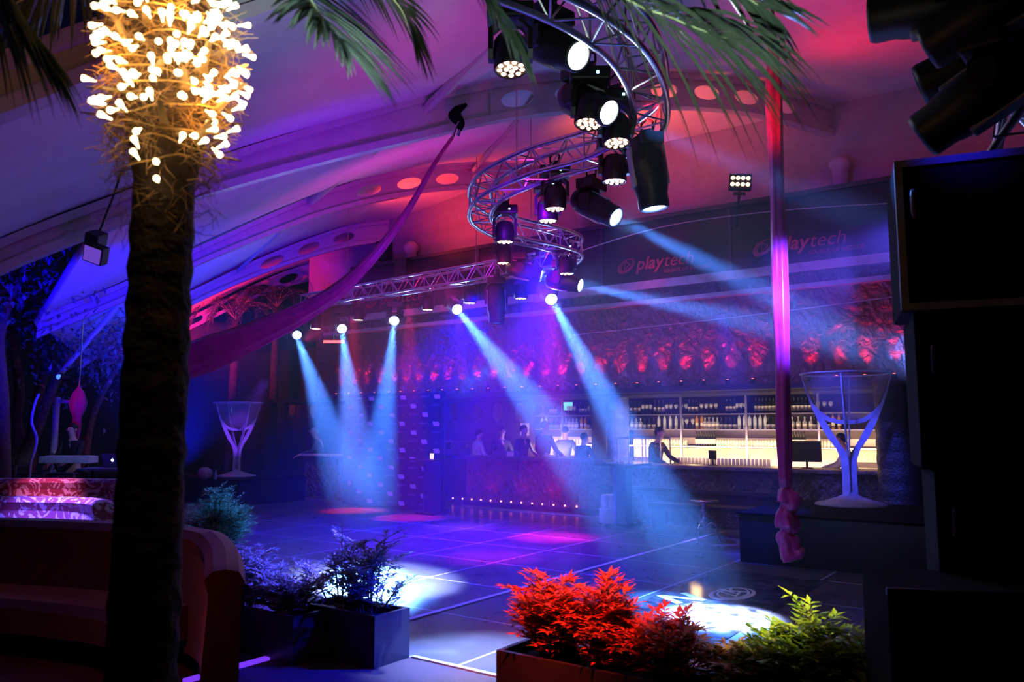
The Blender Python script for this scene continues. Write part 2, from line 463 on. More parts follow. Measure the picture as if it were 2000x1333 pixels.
def bay(name, a, ya, b, yb, sag=.18):
    def f(u, v):
        p = arch_pt(a, ya[0] + (ya[1] - ya[0]) * u, .18 + .12 * min(1, u * 2)); q = arch_pt(b, yb[0] + (yb[1] - yb[0]) * u, .18 + .12 * min(1, u * 2))
        return p.lerp(q, v) + Vector((0, 0, -sag * 4 * v * (1 - v) * (.3 + .7 * math.sin(PI * min(1, u * 1.1)))))
    struct(name, MB().grid(f, 36, 14), M_fabric, smooth=True)


bay('ceiling_1', '0', (.5, 15), 'A', (2.0, 15)); bay('ceiling_2', 'A', (4.29, 15), 'B', (6.2, 15))
bay('ceiling_3', 'B', (6.2, 15), 'C', (8.57, 15)); bay('ceiling_4', 'C', (8.57, 15), 'D', (10.2, 17))
ARCH['R'] = (.5, [(.5, 3.2), (3, 4.7), (5, 5.7), (8, 6.8), (12, 7.4), (15, 7.5)])
bay('ceiling_5', 'R', (6.5, 15), '0', (6.5, 15))
mb = MB()
for pts in ([('0', 5.5), ('A', 7.7)], [('A', 7.65), ('B', 10.4), ('C', 11.5)], [('A', 9.4), ('B', 13.7)], [('0', .6), ('A', 2.1)], [('A', 4.3), ('B', 6.2), ('C', 8.6)]):
    for (a, ya), (b, yb) in zip(pts, pts[1:]):
        p, q = arch_pt(a, ya, .12), arch_pt(b, yb, .12); r_ = .07 if ya > 7.5 and ya < 9 or ya == 5.5 else .045
        mb.tube([p, p.lerp(q, .5), q], r_, 8)
struct('trim_18', mb, M_rib)

# ------------------------------------------------------------------ truss and stage lights
ZT = 4.6


def box_truss(name, path, label, sep=.29, n_seg=3, rc=.026):
    path = [Vector(p) for p in path]
    t0 = thing(name, label, 'truss', path[0])
    O = path[0]
    frames = []
    for i, p in enumerate(path):
        t = (path[min(i + 1, len(path) - 1)] - path[max(i - 1, 0)]).normalized()
        s = t.cross(Vector((0, 0, 1)));
        s = s.normalized() if s.length > .01 else Vector((1, 0, 0)); u = s.cross(t).normalized(); frames.append((p - O, s, u))
    h = sep / 2
    for sx, sz in ((-1, 1), (1, 1), (1, -1), (-1, -1)):
        MB().tube([p + s * (sx * h) + u * (sz * h) for p, s, u in frames], rc, 10).build('chord', M_alu, t0, smooth=True)
    # lattice: zigzag on the four sides, stepping by arc length
    L = [0]
    for a, b in zip(path, path[1:]): L.append(L[-1] + (b - a).length)
    nst = max(2, int(L[-1] / .24)); mb = MB(); st = []
    for k in range(nst + 1):
        d = L[-1] * k / nst; i = 0
        while i < len(L) - 2 and L[i + 1] < d: i += 1
        f = (d - L[i]) / (L[i + 1] - L[i]); (p, s, u), (p2, s2, u2) = frames[i], frames[i + 1]
        st.append((p.lerp(p2, f), s.lerp(s2, f).normalized(), u.lerp(u2, f).normalized()))
    cor = ((-1, 1), (1, 1), (1, -1), (-1, -1))
    for k in range(nst):
        for c in range(4):
            a, b = cor[c], cor[(c + 1) % 4]
            if (k + c) % 2: a, b = b, a
            p, s, u = st[k]; q, s2, u2 = st[k + 1]
            mb.tube([p + s * (a[0] * h) + u * (a[1] * h), q + s2 * (b[0] * h) + u2 * (b[1] * h)], .009, 5)
        if k % 4 == 0:
            p, s, u = st[k]
            for c in range(4):
                a, b = cor[c], cor[(c + 1) % 4]
                mb.tube([p + s * (a[0] * h) + u * (a[1] * h), p + s * (b[0] * h) + u * (b[1] * h)], .009, 5)
    mb.build('lattice', M_alu, t0)
    return t0


def P(px, py): return at_z(px, py, ZT)


straight = [(-14.7, 12.05, ZT), (-11.5, 11.8, ZT), (-7.75, 11.52, ZT)]
straight_s = smooth_path(straight, 10)
curve_s = smooth_path([(-7.6, 11.5, ZT), (-7.05, 11.3, ZT), (-6.6, 10.75, ZT), (-6.6, 10.0, ZT), (-6.75, 9.2, ZT), (-6.5, 8.25, ZT), (-5.8, 7.5, ZT), (-4.85, 7.12, ZT), (-3.96, 7.0, ZT), (-3.25, 6.6, ZT), (-2.86, 5.9, ZT), (-2.64, 5.1, ZT), (-2.66, 4.4, ZT), (-2.9, 3.6, ZT)], 10)
box_truss('straight_truss', straight_s, 'straight silver box truss hung across the bar front carrying the white beam lamps')
box_truss('curved_truss', curve_s, 'serpentine curved silver truss winding forward above the dance floor')
# steel wires that carry the trusses from the tent
mbw = MB()
for i, (x, y) in enumerate([(-13.2, 11.94), (-9.3, 11.64), (-6.62, 9.6), (-5.2, 7.25), (-2.75, 5.5)]):
    o = MB().tube([(0, 0, ZT + .1), (0, 0, ZT + 1.4), (0, 0, 6.6 if i > 1 else 6.9)], .008, 5).build('hanging_wire', M_steel, loc=(x, y, 0))
    tag(o, ['thin steel wire holding the far left part of the straight truss', 'thin steel wire holding the straight truss near its right end', 'thin steel wire above the lower bend of the curved truss', 'thin steel wire above the middle bend of the curved truss', 'thin steel wire above the nearest leg of the curved truss'][i], 'wire')


def head_yoke(t, piv, ztop, half, mat_, ax):
    """clamp, base box and U yoke; ax = horizontal direction of the pivot axle; coordinates local to the thing (top at 0)"""
    z0 = 0
    MB().bbox((-.17, -.11, -.13), (.17, .11, -.01), .02, Matrix.Rotation(math.atan2(ax.y, ax.x), 4, 'Z')).build('base', mat_, t)
    cl = MB().cbox((0, 0, .02), (.1, .05, .07)); cl.tube([(-.06, 0, .05), (-.06, 0, .12), (0, 0, .16), (.06, 0, .12), (.06, 0, .05)], .012, 6); cl.build('clamp', M_blackmetal, t)
    w_ = half + .035; pr = ax.cross(Vector((0, 0, 1)))
    for s in (-1, 1):
        y = MB()
        a = ax * (s * .03) + Vector((0, 0, -.12)); b = ax * (s * w_) + Vector((0, 0, -.2)); c = ax * (s * w_) + Vector((0, 0, piv))
        prof = [(a, .05), (b, .06), (c, .07), (c - Vector((0, 0, .06)), .04)]
        vs = []
        for i, (p, wd) in enumerate(prof):
            o_ = ax * (s * .036) if i else Vector((0, 0, -.036))
            for q in (p - pr * wd, p + pr * wd, p + pr * wd - o_, p - pr * wd - o_): vs.append(q)
        fs = [(i * 4 + k, i * 4 + (k + 1) % 4, i * 4 + 4 + (k + 1) % 4, i * 4 + 4 + k) for i in range(3) for k in range(4)] + [(0, 1, 2, 3), (12, 13, 14, 15)]
        y.add(vs, fs).build('yoke_arm', mat_, t)


def beam_head(lens, target, label, top=None, size=1., lit=True, power=0., cone=15., col=BEAM, group='white beam moving heads'):
    """moving head spotlight: lens (world) looks to target (world); the head hangs from the truss at height top"""
    lens = Vector(lens); a = (Vector(target) - lens).normalized()
    ln = .36 * size; piv = lens - a * ln
    top = top if top is not None else ZT - .17 - .03
    drop = min(-.30, piv.z - top)
    t = thing('moving_head_light', label, 'stage light', (piv.x, piv.y, piv.z - drop), 0, group)
    ax = a.cross(Vector((0, 0, 1)));
    ax = ax.normalized() if ax.length > .05 else Vector((math.cos(PH), math.sin(PH), 0))
    head_yoke(t, drop, top, .15 * size, M_black, ax)
    M = frame_to(Vector((0, 0, drop)) - a * (.26 * size), Vector((0, 0, drop)) + a)
    s = size
    hb = MB().lathe([(.05 * s, 0), (.1 * s, .02 * s), (.135 * s, .09 * s), (.15 * s, .2 * s), (.15 * s, .33 * s), (.135 * s, .47 * s), (.125 * s, .5 * s), (.125 * s, .6 * s), (.115 * s, .625 * s), (.1 * s, .625 * s), (.1 * s, .6 * s)], 20, M, False)
    h = hb.build('head', M_black, t, smooth=True)
    MB().lathe([(1e-4, .602 * s), (.1 * s, .602 * s), (.1 * s, .606 * s), (1e-4, .612 * s)], 20, M, False).build('lens', M_lens if lit else mat('dark_lens', (.03, .04, .06), .15) if lit is None else mat('dim_lens', (.2, .25, .5), .15, emit=(.1, .2, 1), es=1.5), h, smooth=True)
    for sg in (-1, 1):
        MB().bbox((-.055 * s, sg * .138 * s - .014, .1 * s), (.055 * s, sg * .138 * s + .014, .43 * s), .012, M).build('side_panel', mat('grey_head_panel', (.4, .42, .47), .4), h)
    if power:
        spot(lens + a * .03, target, power, col, cone, .7, .05)
        if power > 15000: point(lens + a * .06, 26, (.14, .32, 1), .04)  # added point light that makes a glow round the lens
    return t


truss_d = lambda px: 18.4 - (px - 590) * (18.4 - 14.1) / (1040 - 590)
HB = [
    ((580, 655), 18.6, at_z(742, 1132, 0), 'lit beam lamp at the far left end of the straight truss'),
    ((668, 643), 17.7, at_z(728, 1150, 0), 'lit beam lamp second from the left on the straight truss'),
    ((770, 627), 16.7, at_z(715, 1140, 0), 'lit beam lamp third from the left pointing almost straight down'),
    ((893, 605), 15.6, at_z(1375, 1205, 0), 'brightest lit beam lamp fourth from the left on the straight truss'),
    ((1077, 585), 13.7, at_z(1412, 1208, 0), 'lit beam lamp below the bend where straight and curved truss meet'),
]
for (p, d, tg, lb) in HB:
    beam_head(at_d(p[0], p[1], d), tg, lb, power=175000, cone=5.8 if p[0] < 800 else 7.4)
beam_head(at_d(1058, 537, 13.2), at_d(1560, 640, 12.7), 'lit beam lamp at the far bend aimed right along the bar wall', power=16000, cone=8)
beam_head(at_d(1134, 558, 12.6), at_d(1790, 700, 10.4), 'lit beam lamp right of the far bend throwing a long beam to the relief wall', power=60000, cone=9)
beam_head(at_d(1203, 425, 8.6), at_d(1790, 720, 6.9), 'grey faced beam lamp under the middle of the curved truss aimed right', power=40000, cone=9)
beam_head(at_d(1190, 220, 6.4), at_d(1790, 470, 4.6), 'large beam lamp with a pale side panel near the top of the curved truss', power=9000, cone=7, top=4.4)
beam_head(at_d(1130, 110, 5.6), at_d(1560, 270, 4.3), 'large beam lamp with white flank partly hidden by palm leaves', power=1500, cone=7, top=4.4)
beam_head(at_d(1278, 408, 7.3), at_z(1402, 1207, 0), 'tall black moving head hanging straight down from the near end of the truss', size=1.15, power=70000, cone=18, col=(.45, .55, 1))
beam_head(at_d(970, 632, 14.2), at_d(971, 700, 14.2), 'unlit black moving head hanging straight down beside the brightest beam lamp', lit=False, size=1.15)


def wash_head(px, py, d, label, big=True, tilt=(0, 0), power=0, col=MAG):
    """barrel shaped wash light with a dozen warm LEDs in its face"""
    face = at_d(px, py, d); top = max(ZT - .17 - .03, face.z + .5)
    piv = face.z + .14 - top
    t = thing('wash_light', label, 'stage light', (face.x, face.y, top), 0, 'barrel wash lights with warm diodes')
    ax = Vector((math.cos(PH), math.sin(PH), 0))
    head_yoke(t, piv, top, .125, M_black, ax)
    a = Vector((tilt[0], tilt[1], -1)).normalized()
    M = frame_to(Vector((0, 0, piv)) - a * .14, Vector((0, 0, piv)) + a)
    h = MB().lathe([(.03, 0), (.09, .01), (.118, .05), (.125, .14), (.125, .27), (.118, .28), (.112, .28), (.112, .265), (1e-4, .265)], 20, M, False).build('barrel', M_black, t, smooth=True)
    first = None; k = 0
    ring = [(0, 0)] if False else []
    for rr, n, o in ((.033, 4, .4), (.083, 8 if not big else 9, 0)):
        for q in range(n): ring.append((rr * math.cos(2 * PI * q / n + o), rr * math.sin(2 * PI * q / n + o)))
    led = None
    for x, y in ring:
        Mt = M @ Matrix.Translation((x, y, .266))
        if led is None:
            led = MB().lathe([(.019, 0), (.019, .006), (.012, .012), (1e-4, .014)], 8).build('diode', M_led, h, smooth=True); led.matrix_local = Mt
        else:
            c = led.copy(); COL.objects.link(c); c.parent = h; c.matrix_local = Mt
    MB().cbox((.06, -.112, -.075), (.022, .006, .022), Matrix.Rotation(PH, 4, 'Z')).build('status_light', M_blueled, t)
    if power: spot(face + a * .05, face + a * 4, power, col, 26, .7)
    return t


WL = [
    (997, 140, 5.5, 'nearest barrel wash light, large and black, above the palm frond tip', (.1, -.1)),
    (1152, 246, 6.5, 'barrel wash light directly below the pale sided beam lamp', (.0, -.15)),
    (1203, 283, 6.9, 'barrel wash light where the curved truss turns back, left of the tall hanging head', (.1, -.1)),
    (1200, 356, 7.9, 'barrel wash light in front of the middle of the curved truss', (0, 0)),
    (1084, 410, 8.7, 'upper of two overlapping barrel wash lights inside the truss loop', (0, 0)),
    (1070, 433, 9.4, 'lower of two overlapping barrel wash lights inside the truss loop', (0, 0)),
    (986, 474, 10.3, 'barrel wash light at the left of the lower truss bend', (0, 0)),
    (984, 515, 13.2, 'barrel wash light just above the right end of the straight truss', (0, 0)),
    (1106, 536, 12.4, 'barrel wash light hanging from the right tip of the lower bend', (0, 0)),
    (617, 643, 18.2, 'small barrel wash light between the first and second beam lamps', (0, 0)),
    (700, 626, 17.4, 'small barrel wash light between the second and third beam lamps', (0, 0)),
    (835, 606, 16.2, 'small barrel wash light between the third and fourth beam lamps', (0, 0)),
    (918, 593, 15.4, 'small barrel wash light right behind the brightest beam lamp', (0, 0)),
    (1017, 584, 14.4, 'small barrel wash light right of the unlit hanging head', (0, 0)),
]
for px, py, d, lb, tl in WL: wash_head(px, py, d, lb, d < 10, tl)

# ---- haze that fills the hall (homogeneous smoke)
m = bpy.data.materials.new('haze'); m.use_nodes = True; n = m.node_tree.nodes; L = m.node_tree.links
n.remove(n['Principled BSDF']); vs = n.new('ShaderNodeVolumeScatter'); vs.inputs['Color'].default_value = (.9, .93, 1, 1); vs.inputs['Density'].default_value = .021; vs.inputs['Anisotropy'].default_value = .05
L.new(vs.outputs[0], n['Material Output'].inputs['Volume'])
try: m.cycles.homogeneous_volume = True
except Exception: pass
o = MB().box((-19, 7.5, .01), (-1.7, 13.65, 4.34)).build('haze', m); tag(o, 'thin stage smoke hanging over the dance floor and the bar front', 'haze', kind='stuff')
o = MB().box((-2.72, 5.0, 2.95), (1.6, 7.49, 4.34)).build('haze', m); tag(o, 'thin layer of smoke under the nearest curve of the truss', 'haze', kind='stuff')

# ------------------------------------------------------------------ relief uplights
M_redled = mat('red_led', (1, .3, .25), .4, emit=(1, .12, .08), es=12)
UPX = [657, 682, 706, 732, 760, 783, 809, 837, 864, 893, 923, 954, 986, 1020, 1055, 1090, 1126, 1164, 1203, 1245, 1287, 1331, 1375, 1422, 1471, 1524, 1578, 1635, 1690, 1748]
up0 = None
for i, px in enumerate(UPX):
    x = at_y(px, 755, 13.85).x
    lb = 'small red uplight on the ledge under the beaten metal relief, %s from the left' % ORD[i]
    if up0 is None:
        up0 = thing('uplight', lb, 'uplight', (x, 13.84, 2.46), 0, 'red uplights under the relief')
        MB().lathe([(.035, 0), (.045, .02), (.05, .09), (.044, .09), (.04, .06), (1e-4, .055)], 12, None, False).build('housing', M_blackmetal, up0, smooth=True)
        MB().lathe([(1e-4, .08), (.04, .08), (.036, .09), (1e-4, .098)], 12, None, False).build('lamp', M_redled, up0, smooth=True)
    else:
        copy_tree(up0, label=lb, loc=(x, 13.84, 2.46))
    spot((x, 13.83, 2.58), (x + .03, 13.99, 3.0), 100, RED, 46, 1, .03)

# ------------------------------------------------------------------ fascia signs
M_signred = mat('sign_red', (.5, .03, .07), .5)


def swirl(mb, cx, cy, s):
    """round emblem: two slanted rings round a play triangle"""
    for (a, b, w_, off, rot) in ((.62, .36, .09, 0, .5), (.5, .27, .05, .06, .62)):
        N = 40; vs = []
        for k in range(N):
            t = 2 * PI * k / N; ww = w_ * (1.2 + .8 * math.cos(t + 2.6))
            for q in (0, 1):
                x, y = (a - q * ww) * math.cos(t) + off, (b - q * ww * .7) * math.sin(t)
                vs.append((cx + s * (x * math.cos(rot) - y * math.sin(rot)), cy + s * (x * math.sin(rot) + y * math.cos(rot)), 0))
        mb.add(vs, [(2 * k, 2 * ((k + 1) % N), 2 * ((k + 1) % N) + 1, 2 * k + 1) for k in range(N)])
    T = [(-.12, -.24), (.32, .1), (-.1, .34)]; T2 = [(-.07, -.15), (.22, .1), (-.06, .25)]
    mb.add([(cx + s * x, cy + s * y, .002) for x, y in T + T2], [(k, (k + 1) % 3, 3 + (k + 1) % 3, 3 + k) for k in range(3)])


WRD = {'play': text_mesh('play', 1, .25, .022), 'tech': text_mesh('tech', 1, .25, -.004), 'sub': text_mesh('SOURCE OF SUCCESS', .27, 0)}


def logo_mb(scale, sub=True):
    mb = MB(); swirl(mb, -.62, .28, .95)
    wp = max(v.x for v in WRD['play'][0])
    mb.add([v * 1.0 for v in WRD['play'][0]], WRD['play'][1])
    mb.add([v + Vector((wp - .09, 0, 0)) for v in WRD['tech'][0]], WRD['tech'][1])
    if sub: mb.add([v + Vector((wp - .1, -.36, 0)) for v in WRD['sub'][0]], WRD['sub'][1])
    mb.v = [tuple(c * scale for c in v) for v in mb.v]
    return mb


for i, (px, py, px2, lb) in enumerate([(1243, 528, 1385, 'red lettered sign on the dark fascia, left of the two clear ones'), (1515, 492, 1690, 'largest red lettered sign on the dark fascia right of the hanging silk'), (742, 596, 850, 'dim red lettered sign on the fascia behind the straight truss')]):
    p = at_y(px, py, 13.97); q = at_y(px2, py, 13.97); mb = logo_mb(1)
    wd = max(v[0] for v in mb.v); mb = logo_mb((q.x - p.x) / wd)
    o = mb.build('fascia_sign', M_signred, loc=(p.x, 13.955, p.z)); o.rotation_euler = (R(90), 0, 0)
    tag(o, lb, 'sign', 'company signs on the fascia')

# ------------------------------------------------------------------ bar
M_counter = mat('bar_counter_stone', (.09, .07, .07), .3, bump=.6, bscale=18)
M_shelf = mat('shelf_steel', (.5, .47, .46), .35, .9)
M_lightpanel = mat('warm_backlight', (1, .85, .6), .5, emit=(1, .62, .28), es=.3)
M_kick = mat('kick_led', (1, .3, .3), .4, emit=(1, .16, .12), es=9)
cl = thing('bar_counter', 'left bar counter with red lit beaten metal front and a row of kick lights', 'bar counter', (0, 0, 0))
MB().bbox((-11.4, 13.68, 1.0), (-7.75, 14.4, 1.07), .015).build('counter_top', M_counter, cl)
MB().box((-11.3, 13.84, 0), (-7.8, 14.3, 1.0)).build('front', M_reliefdark, cl)
MB().box((-11.35, 13.8, 0), (-7.78, 13.83, .09)).build('plinth', M_black, cl)
for i, px in enumerate([884, 903, 921, 939, 958, 978, 998, 1018, 1039, 1059, 1081, 1103, 1126]):
    x = at_y(px, 990, 13.79).x
    MB().lathe([(.018, 0), (.018, .012), (1e-4, .02)], 8, Matrix.Translation((x, 13.8, .13)) @ Matrix.Rotation(R(90), 4, 'X')).build('kick_light', M_kick, cl)
    if i % 3 == 1: spot((x, 13.5, .3), (x, 13.84, .55), 11, RED, 100, 1, .03)
cr = thing('bar_counter', 'right bar counter of rough dark stone below the brightest shelves', 'bar counter', (0, 0, 0))
MB().bbox((-7.6, 13.05, .97), (-1.8, 13.64, 1.04), .015).build('counter_top', M_counter, cr)
MB().box((-7.5, 13.12, 0), (-1.8, 13.5, .97)).build('front', M_reliefdark, cr)
MB().box((-7.5, 13.0, .58), (-4.2, 13.14, .64)).build('front_rail', M_wood, cr)
# dark piers and the quilted column
struct('wall_pier', MB().box((-9.3, 15.9, 0), (-8.75, 16.9, 2.4)), M_wall)
o = MB()
prof = []
for k in range(49):
    z = 2.36 * k / 48; prof.append((.235 + .012 * abs(math.sin(z * 14)), z))
cm = mat('quilted_silver', (.55, .52, .55), .32, .9, bump=.5, bscale=30)
cx_ = at_y(1207, 900, 14.95)
o = MB().lathe(prof, 28).build('column', cm, loc=(cx_.x, 14.95, 0), smooth=True)
tag(o, 'round quilted silver column standing behind the bar', 'column')
o = MB().lathe([(r * 1.25, z) for r, z in prof], 28).build('column', mat('quilted_dark', (.06, .05, .06), .4, .6, bump=.5, bscale=30), loc=(at_y(1775, 850, 13.5).x, 13.62, 0), smooth=True)
o.location.z = 1.04 if False else 0; o.location.y = 12.7
tag(o, 'round quilted dark column at the right end of the bar', 'column')

YB = 16.4     # back of the bar
sh_r = thing('bar_shelf_unit', 'wide back bar shelf unit right of the silver column, packed with bottles', 'shelf unit', (0, 0, 0))
sh_l = thing('bar_shelf_unit', 'narrow back bar shelf unit left of the silver column', 'shelf unit', (0, 0, 0))
XR0, XR1 = -8.65, -2.9; XL0, XL1 = -11.15, -9.35
for par, x0, x1 in ((sh_r, XR0, XR1), (sh_l, XL0, XL1)):
    MB().box((x0, 16.72, .05), (x1, 16.78, 2.36)).build('back_panel', mat('brown_back_panel', (.16, .11, .12), .5), par)
    for z in (1.985, 1.66, 1.3, .93):
        MB().box((x0, 16.15, z - .022), (x1, 16.7, z)).build('shelf', M_shelf, par)
    n = max(2, int((x1 - x0) / 1.55) + 1)
    for k in range(n + 1):
        x = x0 + (x1 - x0) * k / n
        MB().box((x - .022, 16.13, .05), (x + .022, 16.17, 2.36)).build('post', M_shelf, par)
    MB().box((x0, 16.705, 1.02), (x1, 16.715, 1.25)).build('light_panel', M_lightpanel, par)
    MB().box((x0, 16.705, 1.33), (x1, 16.715, 1.47)).build('light_panel', M_lightpanel, par)
    MB().box((x0, 16.14, .05), (x1, 16.7, .9)).build('cupboard', M_black, par)
    xm = (x0 + x1) / 2
    area((xm, 16.05, 1.27), (xm, 16.5, .95), 6 * (x1 - x0), WARM, x1 - x0, .1)
    area((xm, 16.2, 1.64), (xm, 16.5, 1.3), 2.5 * (x1 - x0), WARM, x1 - x0, .1)
    area((xm, 15.2, 1.2), (xm, 16.7, 1.75), 15 * (x1 - x0), (1, .7, .5), x1 - x0, .3)
# lit front display trough of the right counter
tr = thing('glass_washer_counter', 'brightly lit work counter behind the right bar', 'counter', (0, 0, 0))
MB().box((-7.2, 14.6, .0), (-3.4, 15.1, .95)).build('body', M_steel, tr)
MB().box((-7.2, 14.58, .95), (-3.4, 15.12, .97)).build('worktop', M_shelf, tr)
MB().box((-7.15, 15.06, .975), (-3.45, 15.1, 1.1)).build('light_panel', mat('hot_backlight', (1, .9, .7), .5, emit=(1, .7, .4), es=1.5), tr)
area((-4.8, 13.0, 1.5), (-4.8, 13.2, .95), 14, (1, .5, .25), 4.5, .05); point((-6.2, 14.4, 1.35), 7, WARM, .1); point((-4.6, 14.4, 1.35), 7, WARM, .1)

# bottles and glasses -- one of each kind, then copies
M_glassdark = mat('dark_bottle_glass', (.012, .014, .012), .08)
M_label = mat('cream_label', (.8, .72, .6), .6)
M_clear = mat('clear_glass', (.8, .84, .86), .08, trans=.35, alpha=.7)
M_pale = mat('frosted_bottle', (.62, .66, .64), .25)
M_amber = mat('amber_spirit', (.55, .24, .04), .12)
M_goblet = mat('goblet_glass', (.85, .85, .85), .06, trans=.3, alpha=.5)
M_glow = mat('upturned_glass', (.9, .82, .62), .15)
PROT = {}


def proto(kind):
    if kind in PROT: return PROT[kind]
    P_ = []
    wine = [(.034, 0), (.037, .01), (.037, .19), (.03, .215), (.014, .245), (.0135, .3), (.016, .3), (.016, .315), (1e-4, .315)]
    tall = [(.036, 0), (.038, .01), (.038, .22), (.026, .25), (.014, .265), (.014, .29), (1e-4, .29)]
    squat = [(.045, 0), (.048, .01), (.048, .14), (.03, .165), (.015, .18), (.015, .235), (.02, .235), (.02, .25), (1e-4, .25)]
    if kind == 'wine': P_ = [('glass', wine, M_glassdark), ('label', [(.0378, .05), (.0378, .15)], M_label)]
    if kind == 'pale': P_ = [('glass', tall, M_pale), ('cap', [(.0155, .272), (.0155, .295), (1e-4, .295)], M_steel)]
    if kind == 'clear': P_ = [('glass', squat, M_clear), ('label', [(.0486, .04), (.0486, .11)], M_label)]
    if kind == 'dark': P_ = [('glass', squat, M_glassdark), ('label', [(.0486, .03), (.0486, .1)], mat('grey_label', (.35, .32, .34), .6))]
    if kind == 'amber': P_ = [('glass', tall, M_amber), ('label', [(.0388, .06), (.0388, .13)], M_label)]
    if kind == 'goblet': P_ = [('glass', [(.035, 0), (.006, .008), (.005, .1), (.03, .13), (.044, .17), (.04, .22), (.036, .22), (.04, .17), (.02, .125), (1e-4, .12)], M_goblet)]
    if kind == 'upturned': P_ = [('glass', [(.034, 0), (.03, .09), (.026, .135), (1e-4, .14)], M_glow)]
    if kind == 'decanter': P_ = [('glass', [(.09, 0), (.1, .02), (.08, .05), (.022, .11), (.016, .2), (.028, .24), (.024, .24), (.012, .2), (1e-4, .1)], M_clear)]
    PROT[kind] = [(n_, MB().lathe(p_, 10, None, n_ != 'label').build(n_, m_, smooth=True), m_) for n_, p_, m_ in P_]
    for _, o_, _m in PROT[kind]: COL.objects.unlink(o_)
    return PROT[kind]


def put(kind, name, label, cat, group, loc):
    t = bpy.data.objects.new(name, None) if len(proto(kind)) > 1 else bpy.data.objects.new(name, proto(kind)[0][1].data)
    COL.objects.link(t); t.location = loc; tag(t, label, cat, group)
    if len(proto(kind)) > 1:
        for n_, o_, _ in proto(kind):
            c = o_.copy(); c.name = n_; COL.objects.link(c); c.parent = t
    return t


def xs_of(pa, pb, n, py=830, y=16.35):
    a = at_y(pa, py, y).x; b = at_y(pb, py, y).x
    return [a + (b - a) * (k / max(1, n - 1)) for k in range(n)]


NAMEOF = {'wine': ('wine_bottle', 'dark wine bottle with cream label'), 'pale': ('spirit_bottle', 'tall pale frosted spirit bottle'), 'clear': ('gin_bottle', 'squat clear bottle with cream label'), 'dark': ('liqueur_bottle', 'squat dark bottle with grey label'), 'amber': ('whisky_bottle', 'amber spirit bottle with cream label'), 'goblet': ('wine_glass', 'empty stemmed glass'), 'decanter': ('decanter', 'wide based clear decanter')}
NAMEOF = {k: v for k, v in NAMEOF.items()}
TOP = [('wine', 1234, 1250, 3), ('goblet', 1257, 1272, 3), ('wine', 1281, 1297, 3), ('goblet', 1304, 1307, 1), ('goblet', 1312, 1342, 4), ('wine', 1348, 1362, 3), ('goblet', 1372, 1400, 4), ('wine', 1422, 1437, 3), ('goblet', 1442, 1457, 3), ('wine', 1478, 1520, 7), ('wine', 1546, 1592, 7), ('goblet', 1600, 1625, 3)]
MID = [('clear', 1235, 1252, 3), ('dark', 1260, 1278, 3), ('pale', 1288, 1333, 5), ('goblet', 1342, 1354, 2), ('amber', 1362, 1372, 2), ('clear', 1378, 1402, 4), ('dark', 1410, 1436, 4), ('pale', 1445, 1496, 6), ('dark', 1502, 1520, 3), ('clear', 1548, 1585, 4), ('dark', 1592, 1618, 4), ('amber', 1628, 1640, 2)]
TOPL = [('decanter', 1062, 1064, 1), ('wine', 1077, 1086, 3), ('decanter', 1101, 1103, 1), ('goblet', 1111, 1123, 3), ('wine', 1135, 1146, 3), ('goblet', 1153, 1155, 1)]
MIDL = [('pale', 1060, 1068, 2), ('dark', 1075, 1090, 3), ('clear', 1099, 1127, 5), ('amber', 1137, 1145, 2), ('dark', 1151, 1153, 1)]
for rows, z, where in ((TOP, 1.985, 'top shelf right of silver column'), (MID, 1.66, 'second shelf right of silver column'), (TOPL, 1.985, 'top shelf left of silver column'), (MIDL, 1.66, 'second shelf left of silver column')):
    cnt = {}
    for kind, pa, pb, n in rows:
        for x in xs_of(pa, pb, n):
            k = cnt.get(kind, 0); cnt[kind] = k + 1
            nm, ds = NAMEOF[kind]
            put(kind, nm, '%s, %s on %s' % (ds, ORD[k], where), 'glass' if kind == 'goblet' else 'bottle' if kind != 'decanter' else 'decanter', nm.replace('_', ' ') + 's on the ' + where, (x, 16.33, z))
# rows of upturned glasses on the backlit shelf
for pa, pb, n, where, grp in ((1240, 1340, 20, 'lit shelf right of silver column', 'a'), (1402, 1520, 22, 'lit shelf left of hanging silk', 'b'), (1578, 1640, 10, 'lit shelf right of hanging silk', 'c'), (1068, 1146, 15, 'lit shelf left of silver column', 'd')):
    for row in (0, 1):
        for i, x in enumerate(xs_of(pa, pb, n, 860, 16.3 + .14 * row)):
            if row: x += .02
            put('upturned', 'tumbler', '%s row tumbler, %s from left, %s' % (['front', 'rear'][row], ORD[i], where), 'glass', 'upturned tumblers on the backlit shelves', (x, 16.28 + .16 * row, 1.3))
for i, x in enumerate(xs_of(1363, 1397, 8, 860)): put('wine', 'wine_bottle', 'dark wine bottle with cream label, %s in the block on the backlit shelf' % ORD[i], 'bottle', 'wine bottles between the upturned tumblers', (x, 16.3, 1.3))
for i, x in enumerate(xs_of(1546, 1572, 6, 860)): put('wine', 'wine_bottle', 'dark wine bottle with cream label, %s behind the silk on the backlit shelf' % ORD[i], 'bottle', 'wine bottles between the upturned tumblers', (x, 16.3, 1.3))
for i, x in enumerate(xs_of(1318, 1500, 26, 888, 14.7)):
    put('upturned', 'tumbler', 'upturned tumbler on the brightly lit work counter, %s from the left' % ORD[i], 'glass', 'tumblers on the lit work counter', (x, 14.72, .97))

# ------------------------------------------------------------------ media wall, tables, stage, things in front of the bar
def FL(px, d): p = at_d(px, 835, d); return Vector((p.x, p.y, 0))


